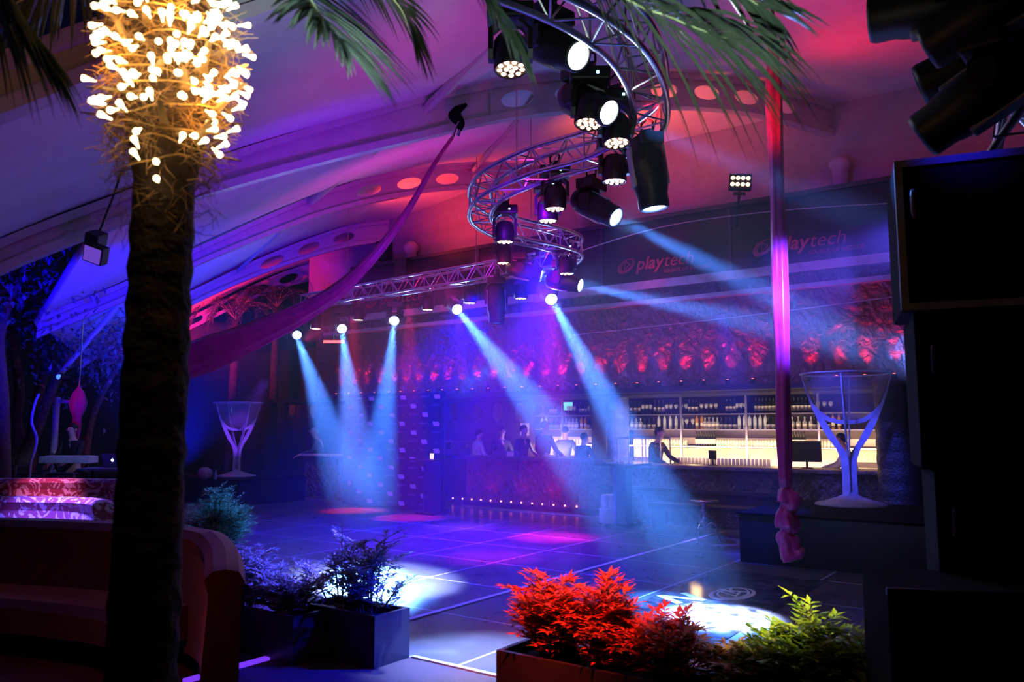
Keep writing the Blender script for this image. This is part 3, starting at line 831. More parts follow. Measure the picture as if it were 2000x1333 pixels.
pl = at_y(668, 990, 12.25); pr_ = at_y(866, 990, 12.25)
MWX0, MWX1 = pl.x, pr_.x
mw = thing('press_backdrop', 'tall dark press backdrop printed with rows of small logos', 'backdrop', (MWX0, 12.25, 0))
MW = MWX1 - MWX0
MB().bbox((0, 0, .03), (MW, .06, 2.42), .01).build('panel', mat('media_wall_cloth', (.012, .013, .03), .6), mw)
for x in (.3, MW - .3):
    MB().box((x - .03, .06, 0), (x + .03, .5, .03)).box((x - .02, .06, 0), (x + .02, .09, 2.3)).build('stand', M_blackmetal, mw)
lg, bk, em = MB(), MB(), MB(); l0 = logo_mb(1, False); lw = max(v[0] for v in l0.v) + .9
for r_ in range(13):
    for c_ in range(9):
        x = MW - .2 - c_ * .315 - (r_ % 2) * .02; z = 2.32 - r_ * .183; k = (c_ + r_ * 1) % 3
        if x < .16 or z < .1: continue
        if k == 1: lg.add([Vector((v[0] * .24 / lw - .03, v[1] * .24 / lw, 0)) + Vector((x - .04, z, 0)) for v in l0.v], l0.f)
        elif k == 0: bk.prism([(x - .07, z - .02), (x - .085, z + .045), (x + .07, z + .045), (x + .07, z + .01), (x + .09, z + .01), (x + .085, z - .045), (x - .06, z - .045), (x - .06, z - .02)], 0, .003)
        else: em.add([(x - .03, z - .03, 0), (x + .03, z - .03, 0), (x + .04, z, 0), (x, z + .045, 0), (x - .04, z, 0)], [(0, 1, 2, 3, 4)])
for mb, nm, m_ in ((lg, 'printed_logo', mat('print_cream', (.42, .35, .3), .6)), (bk, 'printed_badge', mat('print_violet_glow', (.55, .3, .75), .6, emit=(.3, .12, .5), es=.12)), (em, 'printed_emblem', mat('print_dim', (.12, .09, .09), .6))):  # violet badges are print, brightened by a faint glow of their own
    o = mb.build(nm, m_, mw, (0, -.004, 0)); o.rotation_euler = (R(90), 0, 0)


def high_table(loc, rz, label, w_=.75, h=1.08):
    t = thing('high_table', label, 'bar table', loc, rz)
    MB().bbox((-w_ / 2, -w_ / 2, h - .04), (w_ / 2, w_ / 2, h), .012).build('table_top', mat('table_black_gloss', (.02, .02, .025), .15), t)
    MB().bbox((-.12, -.12, .04), (.12, .12, h - .04), .01).build('pedestal', mat('table_pedestal', (.03, .04, .07), .3, .4), t)
    MB().box((-.125, -.127, .05), (-.075, -.119, h - .05)).build('metal_strip', mat('mirror_strip', (.5, .6, .8), .15, 1.), t)
    MB().bbox((-.24, -.24, 0), (.24, .24, .04), .01).build('foot_plate', M_blackmetal, t)
    return t


g = at_z(871, 1001, 0); high_table((g.x, g.y - .42, 0), 0, 'tall black bar table at the right edge of the press backdrop')
g2 = at_z(1213, 1030, 0); high_table((g2.x, g2.y + .1, 0), 0, 'tall black bar table with a blue lit strip before the bar')
spot((g2.x + .2, g2.y - 2.2, 2.6), (g2.x, g2.y, .6), 120, (.05, .2, 1), 30, .6)
spot((g.x + .2, g.y - 2.8, 2.6), (g.x, g.y - .5, .6), 120, (.05, .25, 1), 30, .6)
o = MB().lathe([(.03, 0), (.038, .01), (.04, .1), (.036, .1), (.034, .02), (1e-4, .02)], 14).build('candle_glass', mat('lit_candle_glass', (.9, .8, .5), .2, emit=(1, .7, .35), es=1.2), loc=(g.x - .02, g.y - .42, 1.08)); tag(o, 'small glowing candle glass on the bar table by the press backdrop', 'candle')
for i, dx in enumerate((.08, .18, -.12)):
    o = MB().lathe([(.03, 0), (.036, .1), (.033, .1), (.028, .01), (1e-4, .01)], 12).build('drink_glass', M_goblet, loc=(g2.x + dx, g2.y + .05, 1.08)); tag(o, 'empty drink glass on the blue lit bar table, %s from its left' % ['second', 'third', 'first'][i], 'glass', 'glasses on the blue lit bar table')
# rolling metal rack
b0 = at_z(1180, 1015, 0); rk = thing('metal_rack', 'tall trolley of thin metal tubes with rounded corners beside the blue lit table', 'rack', (b0.x + .25, b0.y + .75, 0))
for k, y in enumerate((0, .45)):
    MB().tube(smooth_path([(-.35, y, .1), (-.35, y, 1.4), (-.33, y, 1.47), (-.26, y, 1.5), (.46, y, 1.5), (.53, y, 1.47), (.55, y, 1.4), (.55, y, .1)], 5), .016, 8).build('frame', M_steel, rk, smooth=True)
    for x in (-.05, .25): MB().tube([(x, y, .3), (x, y, .9), (x, y, 1.5)], .01, 6).build('bar', M_steel, rk)
    for z in (.3, .95): MB().tube([(-.35, y, z), (.1, y, z), (.55, y, z)], .01, 6).build('bar', M_steel, rk)
for x in (-.35, .55):
    MB().tube([(x, 0, .3), (x, .2, .3), (x, .45, .3)], .01, 6).build('bar', M_steel, rk)
    for y in (0, .45): MB().lathe([(.045, -.012), (.045, .012)], 12, Matrix.Translation((x, y, .045)) @ Matrix.Rotation(R(90), 4, 'X')).build('caster', M_black, rk); MB().box((x - .015, y - .02, .04), (x + .015, y + .02, .12)).build('caster_fork', M_blackmetal, rk)
# cartons near the counter
for i, (px, py, sz, lb) in enumerate([(1248, 1012, (.36, .3, .26), 'lower left pale carton beside the blue lit table'), (1276, 1010, (.34, .3, .24), 'lower right pale carton under the bar rail'), (1247, None, (.32, .26, .24), 'upper left pale carton stacked beside the blue lit table'), (1277, None, (.3, .26, .26), 'upper right pale carton stacked under the bar rail')]):
    if py: c0 = at_z(px, py, 0); c0.y = 12.75; zb = 0; last = globals().setdefault('_ct', []); last.append((c0.x, sz[2]))
    else: c0 = Vector((_ct[i - 2][0], 12.75, 0)); zb = _ct[i - 2][1]
    o = thing('carton', lb, 'box', (c0.x, c0.y, zb), .1 * (i - 1), 'cartons under the bar rail')
    MB().bbox((-sz[0] / 2, -sz[1] / 2, 0), (sz[0] / 2, sz[1] / 2, sz[2]), .008).build('body', mat('carton_board', (.5, .42, .42), .8), o)
    MB().box((-sz[0] / 2 - .001, -.025, .02), (sz[0] / 2 + .001, .025, sz[2] + .001)).build('tape', mat('carton_tape', (.6, .52, .46), .4), o)
# low dark bench in front of the right counter
bn = thing('bench', 'low dark wooden bench standing before the right bar counter', 'bench', (at_y(1380, 960, 12.4).x, 12.3, 0))
MB().bbox((-.9, -.2, .4), (.9, .2, .46), .012).build('seat', M_wood, bn)
for x in (-.8, .8): MB().box((x - .04, -.17, 0), (x + .04, .17, .4)).build('leg', M_wood, bn)
# chrome side table
c0 = at_z(1377, 1062, 0); ct = thing('side_table', 'small chrome table with turned stem and three curved legs', 'side table', (c0.x, c0.y, 0))
MB().lathe([(1e-4, .6), (.2, .605), (.225, .62), (.22, .63), (1e-4, .622)], 28).build('table_top', M_chrome, ct, smooth=True)
MB().lathe([(.015, .2), (.04, .23), (.025, .26), (.045, .3), (.05, .34), (.025, .38), (.022, .42), (.042, .46), (.05, .5), (.03, .54), (.025, .57), (.06, .6)], 18).build('stem', M_chrome, ct, smooth=True)
for k in range(3):
    a = 2 * PI * k / 3 + .4; c, s_ = math.cos(a), math.sin(a)
    MB().tube(smooth_path([(c * .03, s_ * .03, .25), (c * .1, s_ * .1, .3), (c * .17, s_ * .17, .24), (c * .19, s_ * .19, .12), (c * .23, s_ * .23, .012)], 6), .013, 8).build('leg', M_chrome, ct, smooth=True)
spot((c0.x - .3, c0.y - 1.2, 3.0), (c0.x, c0.y, .5), 1500, (.12, .1, 1), 20, .7)
# black stage blocks with the giant glasses
st = thing('stage_block', 'black raised stage block under the large right cocktail glass', 'stage', (0, 0, 0))
MB().bbox((-3.75, 10.1, 0), (1.4, 12.35, .6), .01).build('body', M_black, st)
MB().box((-3.78, 10.07, .6), (1.4, 12.36, .62)).build('top_sheet', M_darkcloth, st)
spot((-3.6, 9.2, 3.2), at_z(1490, 998, .62), 2600, (.008, .03, 1), 26, .8)
l0_ = FL(465, 19); s2 = thing('stage_block', 'black low podium under the far left cocktail glass', 'stage', (0, 0, 0))
MB().bbox((l0_.x - 2.2, l0_.y - .9, 0), (l0_.x + 1.4, l0_.y + .9, .53), .01).build('body', M_black, s2)
MB().box((l0_.x - 2.23, l0_.y - .93, .53), (l0_.x + 1.43, l0_.y + .93, .55)).build('top_sheet', M_darkcloth, s2)

M_acrylic = mat('milky_acrylic', (.72, .75, .85), .3, trans=.0, transl=.4)
M_bowl = mat('clear_acrylic', (.8, .75, .85), .12, trans=.0, alpha=.08)


def cocktail_glass(loc, label, sc=1., rz=0.):
    t = thing('cocktail_glass', label, 'giant glass', loc, rz, 'giant cocktail glass props'); t.scale = (sc,) * 3
    prof = [(.02, 1.14), (.12, 1.148), (.22, 1.18), (.33, 1.26), (.42, 1.38), (.49, 1.54), (.535, 1.66), (.57, 1.76)]
    MB().lathe(prof + [(r - .012, z + .006) for r, z in prof[::-1]], 40, None, False).build('bowl', M_bowl, t, smooth=True)
    MB().lathe([(.56, 1.755), (.585, 1.755), (.59, 1.765), (.585, 1.775), (.56, 1.77), (.56, 1.755)], 40, None, False).build('rim', M_acrylic, t, smooth=True)
    MB().lathe([(.46, 0), (.45, .02), (.3, .06), (.17, .1), (.09, .14), (.07, .17), (1e-4, .18)], 40).build('base', M_acrylic, t, smooth=True)
    outer = [(.1, .1), (.092, .4), (.1, .6), (.15, .74), (.27, .92), (.37, 1.12), (.46, 1.34), (.525, 1.55), (.575, 1.755)]
    inner = [(.0, .1), (.0, .4), (.0, .6), (.03, .7), (.15, .89), (.25, 1.08), (.425, 1.36), (.497, 1.54), (.562, 1.74)]
    for k in range(4):
        M = Matrix.Rotation(PI / 4 + k * PI / 2, 4, 'Z') @ Matrix.Rotation(R(90), 4, 'X')
        mb = MB(); n = len(outer)
        for y in (-.008, .008): mb.add([(a, z, y) for a, z in inner] + [(a, z, y) for a, z in outer], [(i, i + 1, n + i + 1, n + i) for i in range(n - 1)], M)
        for line in (inner, outer): mb.add([(a, z, y) for a, z in line for y in (-.008, .008)], [(2 * i, 2 * i + 1, 2 * i + 3, 2 * i + 2) for i in range(n - 1)], M)
        mb.build('stem_panel', M_acrylic, t)
        cr = [(.01, 1.135), (.12, 1.143), (.22, 1.175), (.33, 1.255), (.43, 1.37)]; c2 = [(.01, 1.08), (.12, 1.085), (.23, 1.11), (.31, 1.16), (.385, 1.26)]
        mb = MB()
        for y in (-.008, .008): mb.add([(a, z, y) for a, z in cr] + [(a, z, y) for a, z in c2], [(i, i + 1, 6 + i, 5 + i) for i in range(4)], M)
        mb.build('cradle', M_acrylic, t)
    return t


gl = at_d(1655, 835, 11.3)
cocktail_glass((gl.x, gl.y, .62), 'large giant cocktail glass on the black stage at the right', 1.04, PH + .3)
cocktail_glass((l0_.x, l0_.y, .55), 'smaller looking giant cocktail glass on the podium at the left', .98, PH)
# inlaid marble field with the house emblem
struct('floor_marble', MB().box((-3.7, 6.2, 0), (-2.5, 9.4, .004)), mat('marble', (.1, .1, .12), .12, col2=(.01, .01, .014), vscale=7))
mb = MB(); swirl(mb, 0, 0, .8); mb.add(*text_mesh('K', .5, 0)); mb.v[-0:] = mb.v
tx, tf = text_mesh('N', .75, .1, .02); mb.add([v + Vector((-1.15, -.2, 0)) for v in tx], tf)
o = mb.build('floor_emblem', mat('emblem_white', (.7, .7, .75), .4), loc=(-3.1, 8.1, .006)); o.scale = (.72,) * 3; o.rotation_euler = (0, 0, R(60)); tag(o, 'pale round emblem and letters inlaid in the dark marble floor', 'emblem')

# ------------------------------------------------------------------ plants
def leaf(mb, p, d, ln, wd, up, fold=.25):
    d = d.normalized(); s = d.cross(up)
    s = s.normalized() if s.length > 1e-3 else d.orthogonal().normalized(); n = s.cross(d)
    o = len(mb.v); m_ = p + d * (ln * .42)
    mb.v += [tuple(p), tuple(m_ + s * wd + n * wd * fold), tuple(p + d * ln - n * ln * .08), tuple(m_ - s * wd + n * wd * fold), tuple(m_)]
    mb.f += [(o, o + 4, o + 1), (o + 1, o + 4, o + 2), (o + 2, o + 4, o + 3), (o + 3, o + 4, o)]


def shrub(label, loc, rad, h, n_stem, leafmat, seed, ll=.06, name='shrub', cat='shrub', per=8):
    rg = random.Random(seed); t = thing(name, label, cat, loc)
    sm = MB(); lf = MB()
    for k in range(n_stem):
        a = rg.uniform(0, 2 * PI); rr = math.sqrt(rg.random()); out = Vector((math.cos(a) * rad[0], math.sin(a) * rad[1], 0)) * rr
        hh = h * (1 - .45 * rr * rr) * rg.uniform(.6, 1.05)
        p0 = out * .35; p3 = out + Vector((0, 0, hh)); pts = smooth_path([p0, p0.lerp(p3, .5) + Vector((0, 0, hh * .12)), p3], 4)
        sm.tube(pts, [.006 * (1 - .7 * i / (len(pts) - 1)) for i in range(len(pts))], 5)
        for i in range(2, len(pts)):
            for q in range(2):
                b = rg.uniform(0, 2 * PI); dr = Vector((math.cos(b), math.sin(b), rg.uniform(.05, .8))).normalized()
                tw = rg.uniform(.07, .15); e = pts[i] + dr * tw; sm.tube([pts[i], e], .0022, 3, None, False)
                side = dr.cross(Vector((0, 0, 1))).normalized()
                for j in range(per // 2):
                    f = (j + 1) / (per // 2)
                    for sg in (-1, 1):
                        leaf(lf, pts[i].lerp(e, f), dr * rg.uniform(.3, .8) + side * sg * rg.uniform(.5, 1) + Vector((0, 0, rg.uniform(-.2, .45))), ll * rg.uniform(.65, 1.2), ll * .17, Vector((0, 0, 1)))
                leaf(lf, e, dr, ll * 1.1, ll * .17, Vector((0, 0, 1)))
    sm.build('stems', mat('shrub_stem', (.09, .05, .03), .8), t); lf.build('foliage', leafmat, t)
    return t


def planter(label, x0, x1, y0, y1, h):
    t = thing('planter_box', label, 'planter', (0, 0, 0))
    mb = MB(); w_ = .03
    vs = [(x0, y0, 0), (x1, y0, 0), (x1, y1, 0), (x0, y1, 0), (x0, y0, h), (x1, y0, h), (x1, y1, h), (x0, y1, h)]
    vs += [(x0 + w_, y0 + w_, h), (x1 - w_, y0 + w_, h), (x1 - w_, y1 - w_, h), (x0 + w_, y1 - w_, h), (x0 + w_, y0 + w_, h - .08), (x1 - w_, y0 + w_, h - .08), (x1 - w_, y1 - w_, h - .08), (x0 + w_, y1 - w_, h - .08)]
    fs = [(0, 3, 2, 1), (0, 1, 5, 4), (1, 2, 6, 5), (2, 3, 7, 6), (3, 0, 4, 7), (4, 5, 9, 8), (5, 6, 10, 9), (6, 7, 11, 10), (7, 4, 8, 11), (8, 9, 13, 12), (9, 10, 14, 13), (10, 11, 15, 14), (11, 8, 12, 15)]
    mb.add(vs, fs).build('box', mat('planter_lacquer', (.03, .03, .036), .35), t)
    def f(u, v): return (x0 + w_ + (x1 - x0 - 2 * w_) * u, y0 + w_ + (y1 - y0 - 2 * w_) * v, h - .07 + .015 * math.sin(u * 23) * math.cos(v * 9))
    MB().grid(f, 24, 8).build('soil', mat('soil', (.03, .02, .015), .95, bump=.5, bscale=60), t)
    return t


LF_red = mat('red_leaf', (.62, .1, .05), .4, col2=(.4, .16, .05), vscale=9, transl=.3)
LF_mix = mat('red_green_leaf', (.5, .13, .05), .4, col2=(.22, .26, .05), vscale=7, transl=.3)
LF_green = mat('yellow_green_leaf', (.42, .5, .05), .35, col2=(.12, .26, .03), vscale=8, transl=.3)
LF_cool = mat('dull_green_leaf', (.3, .36, .34), .4, col2=(.12, .2, .14), vscale=8, transl=.3)
planter('black planter box with bluish end face beside the violet floor edge', -5.0, -4.22, 4.15, 4.51, .36)
shrub('shrub at the left of the bluish planter, dark against the white floor light', (-4.78, 4.36, .29), (.38, .24), .56, 16, LF_cool, 1, .06)
shrub('shrub at the right end of the bluish planter before the white floor light', (-4.5, 4.38, .29), (.34, .24), .6, 13, LF_cool, 2, .06)
planter('long dark planter box by the large red and green shrubs', -3.1, -.72, 4.1, 4.5, .32)
shrub('leftmost red leaved shrub in the long planter', (-2.82, 4.32, .25), (.27, .2), .54, 27, LF_red, 3, .074)
shrub('second red leaved shrub in the long planter, from the left', (-2.42, 4.32, .25), (.28, .2), .48, 27, LF_red, 4, .074)
shrub('sparser red shrub in the long planter in front of the white floor light', (-2.0, 4.32, .25), (.28, .2), .38, 15, LF_red, 5, .072)
shrub('low mixed red and green shrub in the middle of the long planter', (-1.62, 4.3, .25), (.24, .18), .3, 14, LF_mix, 6, .07)
shrub('bright yellow green shrub at the right of the long planter', (-1.26, 4.32, .25), (.27, .2), .47, 30, LF_green, 8, .078)
shrub('yellow green shrub against the black cloth at the right end of the planter', (-.93, 4.32, .25), (.18, .17), .46, 20, LF_green, 9, .075)
p = FL(535, 6.4); planter('low dark planter box behind the dark sofa arm', p.x - .6, p.x + .55, p.y - .2, p.y + .2, .34)
shrub('blue lit shrub beside the dark sofa arm', (p.x - .32, p.y, .27), (.28, .18), .5, 30, LF_cool, 11, .055)
shrub('dark low shrub between the sofa arm and the bluish planter', (p.x + .22, p.y, .27), (.3, .18), .36, 30, LF_cool, 12, .055)
p = FL(438, 7.9); planter('tall planter box with a pale lit corner behind the sofa', p.x - .3, p.x + .22, p.y - .22, p.y + .22, .5)
shrub('round cyan lit shrub in the tall planter behind the sofa', (p.x - .03, p.y, .43), (.3, .24), .66, 44, LF_cool, 13, .055)
shrub('dark shrub standing left of the cyan lit one by the palm trunk', (p.x - .75, p.y + .1, 0), (.3, .25), 1.0, 30, LF_cool, 14, .055)

# ---- the palm
LFp = mat('palm_leaf', (.06, .08, .058), .2, col2=(.022, .034, .024), vscale=3, transl=.15)


def frond(parent, pts, n, ll, leafmat, seed, droop=.5, spread=.9, t0=.12, wd=.014, up=Vector((0, 0, 1))):
    """feather leaf along a midrib: two ranks of long folded leaflets that hang with gravity; pts in the parent's space"""
    rg = random.Random(seed); path = smooth_path(pts, 10); N = len(path)
    r_ = MB().tube(path, [.011 * (1 - .85 * i / (N - 1)) for i in range(N)], 6).build('frond', mat('palm_midrib', (.3, .36, .18), .4), parent, smooth=True)
    mb = MB()
    for k in range(n):
        f = t0 + (1 - t0) * k / (n - 1); i = min(N - 2, int(f * (N - 1))); p = path[i].lerp(path[i + 1], f * (N - 1) - i)
        t = (path[min(i + 2, N - 1)] - path[max(i - 1, 0)]).normalized(); s = t.cross(up)
        s = s.normalized() if s.length > .05 else t.orthogonal().normalized(); nn = s.cross(t)
        L_ = ll * (1 - .72 * abs(f - .4) ** 1.3 * 1.4) * rg.uniform(.88, 1.1)
        for sg in (-1, 1):
            d = (t * (.35 + .75 * f) + s * sg * spread * (1.05 - .5 * f) + nn * .12 + Vector([rg.uniform(-.11, .11) for _ in range(3)])).normalized()
            q = p.copy(); seg = 5; o = len(mb.v); wv = [.3, .9, 1, .75, .4, .02]
            for j in range(seg + 1):
                sv = d.cross(nn); sv = sv.normalized() if sv.length > 1e-3 else s; nv = sv.cross(d); w_ = wd * wv[j]
                mb.v += [tuple(q - sv * w_ + nv * w_ * .45), tuple(q), tuple(q + sv * w_ + nv * w_ * .45)]
                q = q + d * (L_ / seg); d = (d + Vector((0, 0, -droop * .22))).normalized()
            for j in range(seg):
                for c in (0, 1): mb.f.append((o + j * 3 + c, o + j * 3 + c + 1, o + j * 3 + 4 + c, o + j * 3 + 3 + c))
    mb.build('leaflets', leafmat, r_)
    return r_


DP = 2.6
pb = FL(300, DP); ptop = at_d(338, 0, DP)
palm = thing('palm_tree', 'thick dark palm trunk close to the camera with hairy crown base and drooping fronds', 'palm tree', (pb.x, pb.y, 0))
rg = random.Random(5)
axis = lambda z: Vector((.0 + (ptop.x - pb.x) * max(0, z - .4) / 2.7, (ptop.y - pb.y) * max(0, z - .4) / 2.7, z))
ctr = [axis(z) for z in [k * .06 for k in range(0, 54)]]
rad_ = []
for k, p in enumerate(ctr):
    z = p.z; r = .112 - .008 * z + (.03 if z < .1 else 0); r += .006 * (k % 2) + rg.uniform(-.003, .003)
    if z > 2.5: r += .055 * min(1, (z - 2.5) / .3)
    rad_.append(r)
MB().tube(ctr, rad_, 28).build('trunk', M_bark, palm, smooth=True)
fb = MB(); fd = Vector((math.sin(PH), -math.cos(PH), 0))
for k in range(1300):
    z = rg.uniform(2.36, 3.12) if k < 400 else rg.uniform(2.55, 3.14); a = rg.uniform(0, 2 * PI); c = axis(z); r = .11 + .055 * min(1, max(0, (z - 2.5) / .3))
    o = Vector((math.cos(a), math.sin(a), 0)); p = c + o * r; d = (o * rg.uniform(.2, .9) + Vector((-math.sin(a), math.cos(a), 0)) * rg.uniform(-.9, .9) + Vector((0, 0, rg.uniform(-.9, .3)))).normalized()
    pts = [p]
    for j in range(4): pts.append(pts[-1] + d * rg.uniform(.018, .034)); d = (d + Vector([rg.uniform(-.4, .4) for _ in range(3)]) - o * .2).normalized()
    fb.tube(pts, .0009 if k < 400 else .0014, 3, None, False)
fb.build('fibre', mat('palm_fibre', (.3, .19, .09), .9), palm)
M_stub = mat('petiole_stub', (.34, .24, .12), .7)
for k in range(44):
    z = 2.62 + .5 * k / 44 + rg.uniform(-.03, .03); a = k * 2.4; c = axis(z); o = Vector((math.cos(a), math.sin(a), 0)); s_ = Vector((-math.sin(a), math.cos(a), 0))
    p = c + o * .15; q = p + o * rg.uniform(.05, .1) + s_ * rg.uniform(-.05, .05) + Vector((0, 0, rg.uniform(-.02, .1)))
    mb = MB(); w0, w1 = .015, .007
    mb.add([p - s_ * w0 - o * .02, p + s_ * w0 - o * .02, p + s_ * w0 + o * .014, p - s_ * w0 + o * .014, q - s_ * w1, q + s_ * w1, q + s_ * w1 + o * .012, q - s_ * w1 + o * .012], [(0, 3, 2, 1), (4, 5, 6, 7), (0, 1, 5, 4), (1, 2, 6, 5), (2, 3, 7, 6), (3, 0, 4, 7)])
    mb.build('petiole_stub', M_stub, palm)
loc = lambda px, py, d: at_d(px, py, d) - Vector((pb.x, pb.y, 0))
hub = axis(3.2)
FR = [
    ([hub, loc(200, -330, 2.3), loc(20, -330, 2.1), loc(-70, -160, 2.05), loc(-20, -10, 2.1), loc(60, 90, 2.15)], 52, .5, .8, .7),
    ([hub, loc(200, -60, 2.9), loc(80, -20, 3.0), loc(-60, 60, 3.1)], 34, .4, 1.2, .8),
    ([hub, loc(450, -150, 2.5), loc(575, -40, 2.35), loc(625, 30, 2.28), loc(665, 85, 2.25)], 46, .46, .4, 1.25),
    ([hub, loc(470, -200, 2.9), loc(650, -110, 3.0), loc(770, 0, 3.05), loc(800, 60, 3.05)], 40, .42, .6, .9),
    ([hub, loc(600, -420, 2.7), loc(950, -330, 2.7), loc(1180, -40, 2.6), loc(1320, 38, 2.55), loc(1420, 75, 2.5)], 38, .8, 1.1, .75),
    ([hub, loc(480, -260, 2.4), loc(760, -190, 2.3), loc(900, -70, 2.25), loc(985, 60, 2.2)], 46, .42, .9, .6),
    ([hub, loc(600, -500, 2.6), loc(1000, -460, 2.5), loc(1300, -130, 2.4), loc(1480, 10, 2.4)], 38, .5, .55, .85),
    ([hub, loc(330, -260, 2.2), loc(360, -330, 1.7), loc(420, -420, 1.3)], 30, .4, .6, .9),
    ([hub, loc(280, -220, 3.2), loc(230, -140, 3.7), loc(200, -40, 3.9)], 36, .4, 1., .9),
]
for i, (pts, n, ll, dr, sp) in enumerate(FR): frond(palm, pts, n, ll, LFp, 20 + i, dr, sp, .3 if i in (0, 4, 6) else .16, .013)
# fairy lights wound round the crown base
fl = thing('fairy_lights', 'string of warm fairy lights wound thickly round the palm crown base', 'string lights', (pb.x, pb.y, 0))
M_bulb = mat('fairy_bulb', (1, .85, .6), .4, emit=(1, .68, .3), es=9)
pts = []; nt = 11
for k in range(nt * 24):
    f = k / (nt * 24); z = 2.5 + .62 * f; a = 2 * PI * nt * f; r = .135 + .06 * min(1, max(0, (z - 2.5) / .25)) + .012 * math.sin(k * 1.7); pts.append(axis(z) + Vector((math.cos(a) * r, math.sin(a) * r, .02 * math.sin(k * .6))))
MB().tube(pts, .0028, 5).build('cable', mat('amber_cable', (.5, .32, .1), .4), fl)
b0 = None
for k in range(100):
    dens = rg.random() ** .62; z = 2.47 + .63 * dens; a = math.atan2(-axis(z).y - pb.y, -axis(z).x - pb.x) + 1.75 * math.asin(rg.uniform(-1, 1)) / (PI / 2) * .9
    r = .14 + .085 * min(1, max(0, (z - 2.45) / .3)) + rg.uniform(-.01, .035)
    p = axis(z) + Vector((math.cos(a) * r, math.sin(a) * r, 0)); d = Vector((math.cos(a), math.sin(a), rg.uniform(-.9, .5))).normalized()
    M = frame_to(p, p + d)
    if b0 is None:
        b0 = MB().lathe([(.003, -.018), (.005, 0), (.0108, .018), (.0098, .025), (1e-4, .028)], 7).build('bulb', M_bulb, fl, smooth=True); b0.matrix_local = M
    else:
        c = b0.copy(); COL.objects.link(c); c.parent = fl; c.matrix_local = M
more = MB()
for k in range(60):
    z = 2.72 + .4 * rg.random(); a = math.atan2(-axis(z).y - pb.y, -axis(z).x - pb.x) + 1.7 * math.asin(rg.uniform(-1, 1)) / (PI / 2); r = .215 + rg.uniform(-.02, .03)
    p = axis(z) + Vector((math.cos(a) * r, math.sin(a) * r, 0)); d = Vector((math.cos(a), math.sin(a), rg.uniform(-.9, .5))).normalized()
    more.lathe([(.003, -.018), (.005, 0), (.0108, .018), (.0098, .025), (1e-4, .028)], 7, frame_to(p, p + d))
more.build('bulb_cluster', M_bulb, fl, smooth=True, kind='stuff')
for k in range(7):
    a = k * 2.4; z = 2.74 + .06 * k; point(Vector((pb.x, pb.y, 0)) + axis(z) + Vector((math.cos(a) * .255, math.sin(a) * .255, 0)), 2.6, (1, .36, .04), .03)

# ------------------------------------------------------------------ hanging silks
M_silk = mat('red_silk', (.62, .035, .25), .28, sheen=.5, transl=.25)


def silk_rope(path, wid, seed, pleats=5):
    """gathered cloth: a tube whose section is a pleated star, along a path with half widths"""
    mb = MB(); n = 30; P_ = [Vector(p) for p in path]; up = None
    for i, p in enumerate(P_):
        t = (P_[min(i + 1, len(P_) - 1)] - P_[max(i - 1, 0)]).normalized()
        s = t.cross(Vector((math.sin(PH), -math.cos(PH), 0))).normalized(); u = s.cross(t)
        wa, wb = wid[i]
        for k in range(n):
            a = 2 * PI * k / n; r = 1 + .16 * math.cos(pleats * a + .12 * i + seed) + .08 * math.cos((pleats * 2 + 1) * a - .2 * i)
            mb.v.append(tuple(p + s * math.cos(a) * wa * r + u * math.sin(a) * wb * r))
    for i in range(len(P_) - 1):
        for k in range(n): mb.f.append((i * n + k, i * n + (k + 1) % n, (i + 1) * n + (k + 1) % n, (i + 1) * n + k))
    mb.f += [tuple(range(n))[::-1], tuple(range((len(P_) - 1) * n, len(P_) * n))]
    return mb


DS = 8.0
px_of = lambda y: 1509 + (y - 60) * (1534 - 1509) / 890
ys = [62 + 890 * k / 44 for k in range(45)]
sil = thing('aerial_silk', 'long red aerial silk hanging straight down with a knotted end', 'silk cloth', at_d(1510, 62, DS))
o0 = Vector(sil.location)
path = [at_d(px_of(y), y, DS) - o0 for y in ys]
wid = [(.03 + .042 * min(1, k / 6) + .01 * math.sin(k * .33) - (.03 * max(0, k - 38) / 6), .03 + .03 * min(1, k / 6) - (.015 * max(0, k - 38) / 6)) for k in range(45)]
silk_rope(path, wid, 1).build('cloth', M_silk, sil, smooth=True)
ky = [948, 962, 976, 988, 996, 1004, 1018, 1030, 1040, 1048, 1060, 1076, 1086, 1094]; kx = [1538, 1537, 1541, 1540, 1535, 1534, 1537, 1540, 1538, 1537, 1541, 1543, 1549, 1552]
kw = [.03, .085, .12, .105, .06, .085, .105, .1, .06, .09, .1, .1, .13, .07]
kp = smooth_path([at_d(x, y, DS) - o0 for x, y in zip(kx, ky)], 5); kq = [v.x for v in smooth_path([(w_, 0, 0) for w_ in kw], 5)]
silk_rope(kp, [(w_, w_ * .8) for w_ in kq], 3, 4).build('knot', M_silk, sil, smooth=True)
MB().tube([Vector((0, 0, -.05)), Vector((0, 0, .4)), Vector((0, 0, .85))], .02, 8).build('rope', mat('red_rope', (.3, .05, .04), .7), sil)
dr = thing('draped_silk', 'wide red silk swept from the tent rib down to the left behind the palm', 'silk cloth', at_d(884, 268, 10.2))
o0 = Vector(dr.location)
pts = smooth_path([at_d(x, y, d) - o0 for x, y, d in [(884, 268, 10.2), (850, 318, 10.2), (800, 405, 10.25), (735, 495, 10.3), (660, 568, 10.4), (570, 622, 10.5), (470, 668, 10.6), (380, 700, 10.7), (300, 722, 10.8)]], 6)
n = len(pts); silk_rope(pts, [(.02 + .2 * min(1, (i / n) ** 2. * 1.5), .018 + .05 * i / n) for i in range(n)], 2, 9).build('cloth', M_silk, dr, smooth=True)
MB().tube([at_d(884, 268, 10.2) - o0, at_d(890, 250, 10.2) - o0, at_d(897, 238, 10.2) - o0], .02, 8).build('swivel_hook', M_chrome, dr)
